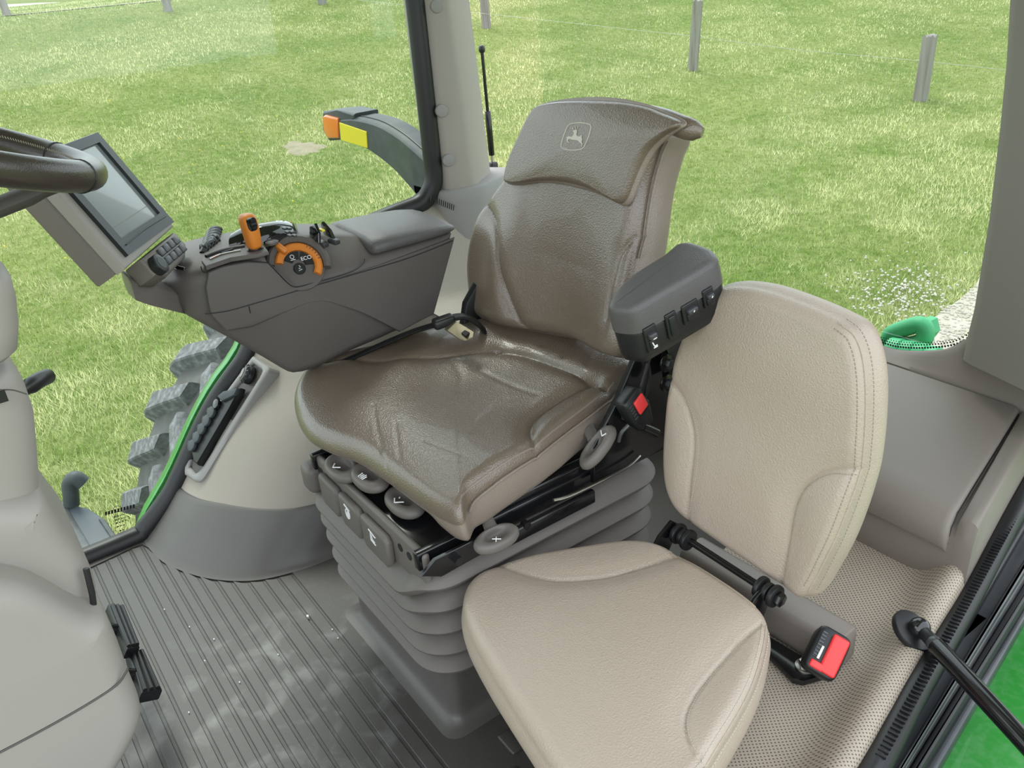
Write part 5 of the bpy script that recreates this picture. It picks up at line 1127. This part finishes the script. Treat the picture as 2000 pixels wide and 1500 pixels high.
# grass blades, finer near, sparser far
pa = np.r_[[.9]*5, [.7]*6, [.5]*7]; ang = rng.uniform(0, 2*PI, 18); pk = np.r_[rng.uniform(.5, 1.2, 5), rng.uniform(1.5, 3, 6), rng.uniform(4, 8, 7)][:, None]*np.stack([np.cos(ang), np.sin(ang)], 1); pp_ = rng.uniform(0, 6.3, 18); fk = rng.uniform(9, 22, 18)[:, None]*np.stack([np.cos(ang*1.7), np.sin(ang*1.7)], 1)
def blades(N):
    th = np.radians(rng.uniform(-80, 14, N)); r = 3.0*np.exp(rng.uniform(0, math.log(42/3.0), N)); x = r*np.cos(th); y = r*np.sin(th)
    keep = (x > 2.95) | (y < -2.2); keep &= ~((np.hypot((x-dirt_c[0])/1.3, y-dirt_c[1]) < DR*rng.uniform(.6, 1.15, N))); keep &= ~(in_grav(x, y) & (rng.uniform(0, 1, N) < .93))
    x, y, r = x[keep], y[keep], r[keep]; n = len(x); z = hz(x, y)
    patch = sum(a_*np.sin(kx*x+ky*y+ph) for a_, kx, ky, ph in zip(pa, pk[:, 0], pk[:, 1], pp_)); patch = np.clip(.5+.30*patch, 0, 1); fine = np.clip(.5+.34*sum(np.sin(kx*x+ky*y+ph) for kx, ky, ph in zip(fk[:, 0], fk[:, 1], pp_)), 0, 1); h = rng.uniform(.022, .060, n)*(1+.25*patch); a = rng.uniform(0, 2*PI, n); lean = rng.uniform(.2, 1.1, n)*h
    wv = .0018*(r/4)**.75*rng.uniform(.7, 1.4, n); dx, dy = np.cos(a), np.sin(a)
    V = np.empty((n, 3, 3)); V[:, 0] = np.stack([x-dy*wv, y+dx*wv, z-.004], 1); V[:, 1] = np.stack([x+dy*wv, y-dx*wv, z-.004], 1); V[:, 2] = np.stack([x+dx*lean, y+dy*lean, z+h*np.sqrt(np.clip(1-.3*lean/h, .1, 1))], 1)
    straw = np.clip(rng.normal(.40, .22, n)+.55*(patch-.5)+.22*(fine-.5), 0, 1)[:, None]; g0 = np.array((.20, .31, .055)); g1 = np.array((.80, .755, .45)); c = (g0*(1-straw)+g1*straw)*rng.uniform(.65, 1.35, n)[:, None]
    me = bpy.data.meshes.new('grass'); me.vertices.add(3*n); me.loops.add(3*n); me.polygons.add(n)
    me.vertices.foreach_set('co', V.reshape(-1)); me.loops.foreach_set('vertex_index', np.arange(3*n)); me.polygons.foreach_set('loop_start', np.arange(n)*3)
    ca = me.color_attributes.new('blade', 'FLOAT_COLOR', 'POINT'); cc = np.ones((n, 3, 4)); cc[:, :, :3] = c[:, None, :]; cc[:, 2, :3] *= 1.15; ca.data.foreach_set('color', cc.reshape(-1)); me.update()
    m = bpy.data.materials.new('grass_blade'); m.use_nodes = True; nn = m.node_tree; b = nn.nodes['Principled BSDF']; at = nn.nodes.new('ShaderNodeAttribute'); at.attribute_name = 'blade'
    nn.links.new(at.outputs['Color'], b.inputs['Base Color']); b.inputs['Roughness'].default_value = .6; b.inputs['Specular IOR Level'].default_value = .25
    tr_ = nn.nodes.new('ShaderNodeBsdfTranslucent'); nn.links.new(at.outputs['Color'], tr_.inputs[0]); ms = nn.nodes.new('ShaderNodeMixShader'); ms.inputs[0].default_value = .35
    out = nn.nodes['Material Output']; nn.links.new(b.outputs[0], ms.inputs[1]); nn.links.new(tr_.outputs[0], ms.inputs[2]); nn.links.new(ms.outputs[0], out.inputs[0])
    o = finish('grass', me, m, smooth=False); return tag(o, 'short mown green and straw grass covering the field', 'grass', kind='stuff')
blades(620000)
# bare patch, gravel, clover heads, distant road
def blob(name, c, rx, ry, m, label, cat, lift=.012, n=40, seed=1, dome=.015):
    rr = np.random.default_rng(seed); a = np.linspace(0, 2*PI, n, endpoint=False); k = 1+.16*np.sin(3*a+seed)+.10*np.sin(7*a+2*seed)+.05*rr.normal(size=n); V = []; F = []
    for s in (1.0, .7, .35):
        for t, q in zip(a, k):
            x, y = c[0]+rx*s*q*math.cos(t), c[1]+ry*s*q*math.sin(t); V.append((x, y, float(hz(x, y))+lift*(1-s*s)+dome*(1-s)-.004*(s > .9)))
    V.append((c[0], c[1], float(hz(c[0], c[1]))+lift+dome)); F = [(i*n+j, i*n+(j+1) % n, (i+1)*n+(j+1) % n, (i+1)*n+j) for i in range(2) for j in range(n)]+[(2*n+j, 2*n+(j+1) % n, 3*n) for j in range(n)]
    o = mesh(name, V, F, m); return tag(o, label, cat)
tag(blob('dirt_patch', dirt_c, DR*1.25, DR, 'dirt', 'bare sandy dirt patch in the grass below the indicator arm', 'dirt patch'), kind='structure')
P = [(x, y, float(hz(x, y))+.012) for x, y in gravel_xy]; go = prism('gravel', P, (0, 0, -.03), 'gravel', smooth=False); tag(go, 'pale gravel at the edge of the grass behind the rear window', 'gravel', kind='structure')
bm = bmesh.new()
for k in range(700):
    i = rng.uniform(0, 1); px = 1790+rng.uniform(0, 170); py = 520+rng.uniform(0, 190); p = gp_(px, py)
    if not in_grav(np.array([p[0]]), np.array([p[1]]))[0]: continue
    s = rng.uniform(.008, .022); bmesh.ops.create_icosphere(bm, subdivisions=1, radius=s, matrix=Matrix.Translation((p[0], p[1], p[2]+.014)) @ Matrix.Diagonal((1, .8, .6, 1)))
so = from_bm('gravel_stones', bm, 'gravel', None, smooth=False); tag(so, 'loose pale stones scattered over the gravel', 'stones', kind='stuff')
bm = bmesh.new()
for k in range(330):
    px = rng.normal(1765, 55); py = rng.normal(580, 34)
    if px > 1900 or py > 680: continue
    p = gp_(px, py); bmesh.ops.create_icosphere(bm, subdivisions=1, radius=rng.uniform(.007, .013), matrix=Matrix.Translation((p[0], p[1], p[2]+.045)))
tag(from_bm('clover_flowers', bm, 'flower_white', None), 'white clover heads in the grass near the gravel', 'clover', kind='stuff')
bm = bmesh.new()
for k in range(46):
    p = gp_(rng.uniform(0, 800), rng.uniform(180, 520)); bmesh.ops.create_icosphere(bm, subdivisions=1, radius=.010, matrix=Matrix.Translation((p[0], p[1], p[2]+.05)))
tag(from_bm('yellow_flowers', bm, 'flower_yellow', None), 'tiny yellow flowers dotted through the lawn', 'flowers', kind='stuff')
ra = gp_(-260, 16); rb = gp_(190, 1)
rd = nrm((rb-ra)*np.array((1, 1, 0))); pn = np.array((-rd[1], rd[0], 0)); pn = pn if pn[0] > 0 else -pn
A_, B_ = ra-rd*8, rb+rd*10
rw_ = []; rf = []
for i, f in enumerate(np.linspace(0, 1, 24)):
    for j, wd in enumerate((0, 1.5, 3.0, 4.5)):
        q = A_*(1-f)+B_*f+pn*wd; rw_.append((q[0], q[1], float(hz(q[0], q[1]))+.02))
rf = [(i*4+j, i*4+j+1, (i+1)*4+j+1, (i+1)*4+j) for i in range(23) for j in range(3)]
tag(mesh('road', rw_, rf, 'gravel'), 'pale road edge at the far end of the field', 'road', kind='structure')
hd_ = []; 
for i, f in enumerate(np.linspace(0, 1, 30)):
    q = A_*(1-f)+B_*f+pn*7; z0 = float(hz(q[0], q[1])); hd_.append([(q[0]+pn[0]*a-0, q[1]+pn[1]*a, z0+b*(1+.15*math.sin(9*f+i))) for a, b in ((0, 0), (.1, .7), (.6, 1.2), (1.2, .8), (1.4, 0))])
tag(loft('hedge', hd_, mat('hedge_leaf', (.02, .03, .015), .9, bump=(8, 1)), None), 'dark hedge beyond the road at the top left', 'hedge')
# fence posts
posts = [((1353, 137), .20, 1.25, (0.0, 0), 'tall weathered fence post behind the headrest, running out of the picture'), ((1797, 197), .215, 1.02, (.0, 0), 'leaning weathered fence post standing free at the right of the field'), ((950, 55), .21, 1.25, (0, 0), 'weathered fence post just right of the rear pillar'), ((630, 8), .24, 1.2, (0, 0), 'grey fence post foot at the top edge left of the rear pillar'), ((329, 22), .23, 1.2, (0, 0), 'pale fence post at the top edge above the monitor'), ((14, 30), .20, 1.2, (0, 0), 'leaning pale fence post in the top left corner')]
for i, ((px, py), wd, ht, ln, lab) in enumerate(posts):
    p = gp_(px, py); rr = np.random.default_rng(i+3); n = 20; k = 1+.06*rr.normal(size=n); lean = {0: (-.10, .02), 1: (-.035, .02), 4: (.05, 0), 5: (.06, .04)}.get(i, (0, 0)); secs = []
    for h in np.linspace(-.1, ht, 9): secs.append([(p[0]+lean[0]*h+wd/2*(1-.04*h)*q*math.cos(a), p[1]+lean[1]*h+wd/2*(1-.04*h)*q*math.sin(a), p[2]+h+(.015*rr.normal() if h == ht else 0)) for a, q in zip(np.linspace(0, 2*PI, n, endpoint=False), k)])
    tag(loft('fence_post', secs, 'post_wood', angle=40), lab, 'fence post', 'fence posts in the field')
bm = bmesh.new()
p0 = gp_(1797, 197)+np.array((0, 0, .62)); 
for q in (gp_(1353, 137)+np.array((0, 0, .75)), gp_(2400, 260)+np.array((0, 0, .6))): pass
q1 = gp_(1353, 137)+np.array((0, 0, .62)); dirw = nrm(p0-q1)
tag(tube('fence_wire', [q1-dirw*12, q1, (p0+q1)/2-np.array((0, 0, .04)), p0, p0+dirw*8], .0045, 'steel', None, n=5), 'thin fence wire strung between the posts', 'wire')
# ---- right rear tyre
tyc = np.array((2.48, -1.12, -.55)); ty = thing('rear_tyre', 'large grey tractor tyre with chunky lugs outside the right window', 'tyre', tuple(tyc))
pr_ = [(-.22, .60), (-.27, .68), (-.275, .78), (-.262, .880), (-.20, .912), (0, .915), (.20, .912), (.262, .880), (.275, .78), (.27, .68), (.22, .60)]
secs = [[tyc+np.array((x, r*math.cos(a), r*math.sin(a))) for x, r in pr_] for a in np.linspace(0, 2*PI, 120)]
loft('carcass', secs, 'tire_rubber', ty, closed=False, caps=False, angle=60)
cyl('wheel_disc', tyc+np.array((.05, 0, 0)), tyc+np.array((.09, 0, 0)), .61, 'reflector_yellow', ty, n=48, bevel=.01)
def lug_mesh(side):
    bm = bmesh.new(); ss = []
    for f in np.linspace(0, 1, 9):
        x = side*(.02+.25*f); a = math.radians(-9*f*1.0); rb = .90-.04*max(0, f-.75)/.25; rt = .955-.03*max(0, f-.8)/.2; wa = math.radians(2.1+.7*f); row = []
        for da, r in ((-1.35, rb), (-.85, rt-.006), (-.7, rt), (.7, rt), (.85, rt-.006), (1.35, rb)): row.append((x, r*math.cos(a+wa*da), r*math.sin(a+wa*da)))
        ss.append(row)
    k = 6; vs = [[bm.verts.new(q) for q in r] for r in ss]
    for i in range(len(ss)-1):
        for j in range(k-1): bm.faces.new((vs[i][j], vs[i][j+1], vs[i+1][j+1], vs[i+1][j]))
    bm.faces.new(vs[0]); bm.faces.new(vs[-1][::-1]); bmesh.ops.recalc_face_normals(bm, faces=bm.faces)
    me = bpy.data.meshes.new('lug'); bm.to_mesh(me); bm.free(); me.materials.append(MATS['tire_lug']); return me
lm = {1: lug_mesh(1), -1: lug_mesh(-1)}
for k in range(33):
    for s in (1, -1):
        o = bpy.data.objects.new('lug', lm[s]); COL.objects.link(o); o.parent = ty; o.rotation_euler = (math.radians(360/33*(k+(.5 if s < 0 else 0))+3), 0, 0)
# ---- green fender edge outside the glass
fe = thing('right_fender', 'green painted fender edge along the curved side window', 'fender', (2.1, -.5, .3))
ed = [(y+.014, z+.009) for y, z in arc_s[2:-4:3] if y > -.72]; ed = [(-.175, -.02)]+ed
loft('edge', [[(2.07, y, z), (2.072, y+.006, z+.004), (2.085, y+.007, z+.004), (2.12, y, z-.004), (2.12, y-.02, z-.02), (2.07, y-.02, z-.02)] for y, z in ed], 'green_paint', fe, angle=60)
lf = thing('left_fender', 'scratched green painted fender below the open door at the lower right', 'fender', tuple(onz(1960, 1400, .1)))
q0, q1 = onz(2035, 1160, .145), onz(1834, 1500, .145); dd_ = nrm(q1-q0); oo_ = np.array((dd_[1], -dd_[0], 0)); oo_ = oo_ if oo_[0] < 0 else -oo_
loft('skin', [[q0-dd_*.5+dd_*(t*1.7)+oo_*a+np.array((0, 0, b)) for a, b in ((-.02, -.03), (0.0, 0), (.03, .006), (.15, .0), (.32, -.03), (.5, -.10), (.6, -.2))] for t in np.linspace(0, 1, 12)], 'green_paint', lf, closed=False, caps=False)
# ---- indicator arm
ia = thing('indicator_arm', 'dark curved outrigger arm with amber indicator lamp and yellow reflector', 'indicator arm', (2.3, -1.14, .72))
YA = -1.14; ap = lambda a, b, y=YA: ony(a, b, y)
top_ = [(664, 237), (690, 236), (735, 247), (775, 270), (810, 299), (845, 332)]; bot_ = [(662, 272), (690, 280), (720, 292), (765, 326), (802, 366), (845, 415)]
T_ = catmull([ap(*q) for q in top_], 24); B_2 = catmull([ap(*q) for q in bot_], 24)
loft('arm', [[t, t+np.array((0, -.012, .010)), t+np.array((0, -.07, .012)), t+np.array((0, -.085, 0)), b+np.array((0, -.085, 0)), b] for t, b in zip(T_, B_2)], 'arm_dark', ia, angle=40)
tube('mould_line', [t+np.array((0, -.02, .0125)) for t in T_], .0015, 'black_rubber', ia, n=5)
hp = [(627, 218), (655, 216), (690, 222), (690, 236), (664, 240), (664, 274), (640, 276), (627, 255)]
prism('lamp_housing', [ap(*q)+np.array((0, -.004, 0)) for q in hp], (0, -.085, 0), 'arm_dark', ia, bevel=.008, seg=3)
prism('amber_lamp', [ap(a, b)+np.array((0, .004, 0)) for a, b in [(631, 228), (636, 224), (661, 231), (663, 270), (642, 270), (633, 255)]], (0, -.03, 0), 'amber_lens', ia, bevel=.006, seg=3)
prism('reflector', [ap(a, b)+np.array((0, .003, 0)) for a, b in [(664, 239), (717, 257), (719, 289), (667, 273)]], (0, -.004, 0), 'reflector_yellow', ia, bevel=.001, seg=1)
# ---- dark tank with elbow pipe below the side window
tk = thing('side_tank', 'dark blue grey tank box beyond the lower corner of the side window', 'tank', tuple(onz(165, 1040, -.32)))
prism('body', [onz(a, b, -.30) for a, b in [(95, 985), (128, 981), (172, 990), (205, 1012), (232, 1050), (150, 1100), (60, 1110)]], (0, 0, -.35), 'box_dark', tk, bevel=.012, seg=3)
prism('top_strip', [onz(a, b, -.294) for a, b in [(100, 984), (126, 980), (188, 1086), (158, 1094)]], (0, 0, -.012), 'frame_metal', tk, bevel=.004)
prism('end_plate', [onz(a, b, -.292) for a, b in [(192, 1012), (204, 1014), (230, 1050), (220, 1054)]], (0, 0, -.05), 'arm_dark', tk, bevel=.004)
ep = thing('elbow_pipe', 'black elbow pipe curving out of the side tank', 'pipe', tuple(onz(140, 985, -.3)))
e0 = onz(140, 986, -.3); e1 = onx(137, 945, e0[0]); e2 = onx(147, 934, e0[0]-.01); e3 = onx(163, 944, e0[0]-.02)
tube('pipe', catmull([e0, (e0+e1)/2, e1, e2, e3], 30), .026, 'arm_dark', ep, n=18)
# ---- rear window gas strut outside
y_ = -1.66; s0, s1 = ony(941, 96, y_), ony(963, 330, y_)
gs = thing('window_strut', 'thin black gas strut outside the rear window by the pillar', 'strut', tuple(s1)); dv = s1-s0
cyl('rod', s0, s0+dv*.55, .0055, 'black_metal', gs, n=14); cyl('cylinder', s0+dv*.5, s0+dv*.88, .0105, 'black_metal', gs, n=18, bevel=.002)
cyl('rod_end', s0+dv*.86, s1, .005, 'steel', gs, n=12); box('end_fitting', s1, (.03, .03, .05), 'black_plastic', gs, bevel=.006); box('top_fitting', s0, (.02, .02, .026), 'black_plastic', gs, bevel=.008)
# ---- green hose coupling behind the rear window
yg = -1.95; hk = thing('green_bracket', 'bright green plastic loop bracket behind the rear window corner', 'bracket', tuple(ony(1780, 680, yg)))
lp_ = [ony(a, b, yg) for a, b in [(1738, 668), (1742, 652), (1765, 642), (1795, 634), (1806, 642), (1806, 660), (1792, 670), (1765, 674)]]
tube('loop', catmull(lp_, 60, True), .022, 'green_plastic', hk, n=14, closed=True)
prism('ear', [ony(a, b, yg-.02) for a, b in [(1775, 634), (1800, 626), (1812, 630), (1818, 655), (1808, 668), (1800, 640)]], (0, -.05, 0), 'green_plastic', hk, bevel=.008, seg=3)
for k in range(4):
    a = ony(1738+24*k, 684+3*k, yg+.04); b = ony(1762+24*k, 687+3*k, yg+.04); cyl('segment', a, b+(b-a)*.06, .034-.003*k, 'green_plastic', hk, n=24, bevel=.004)
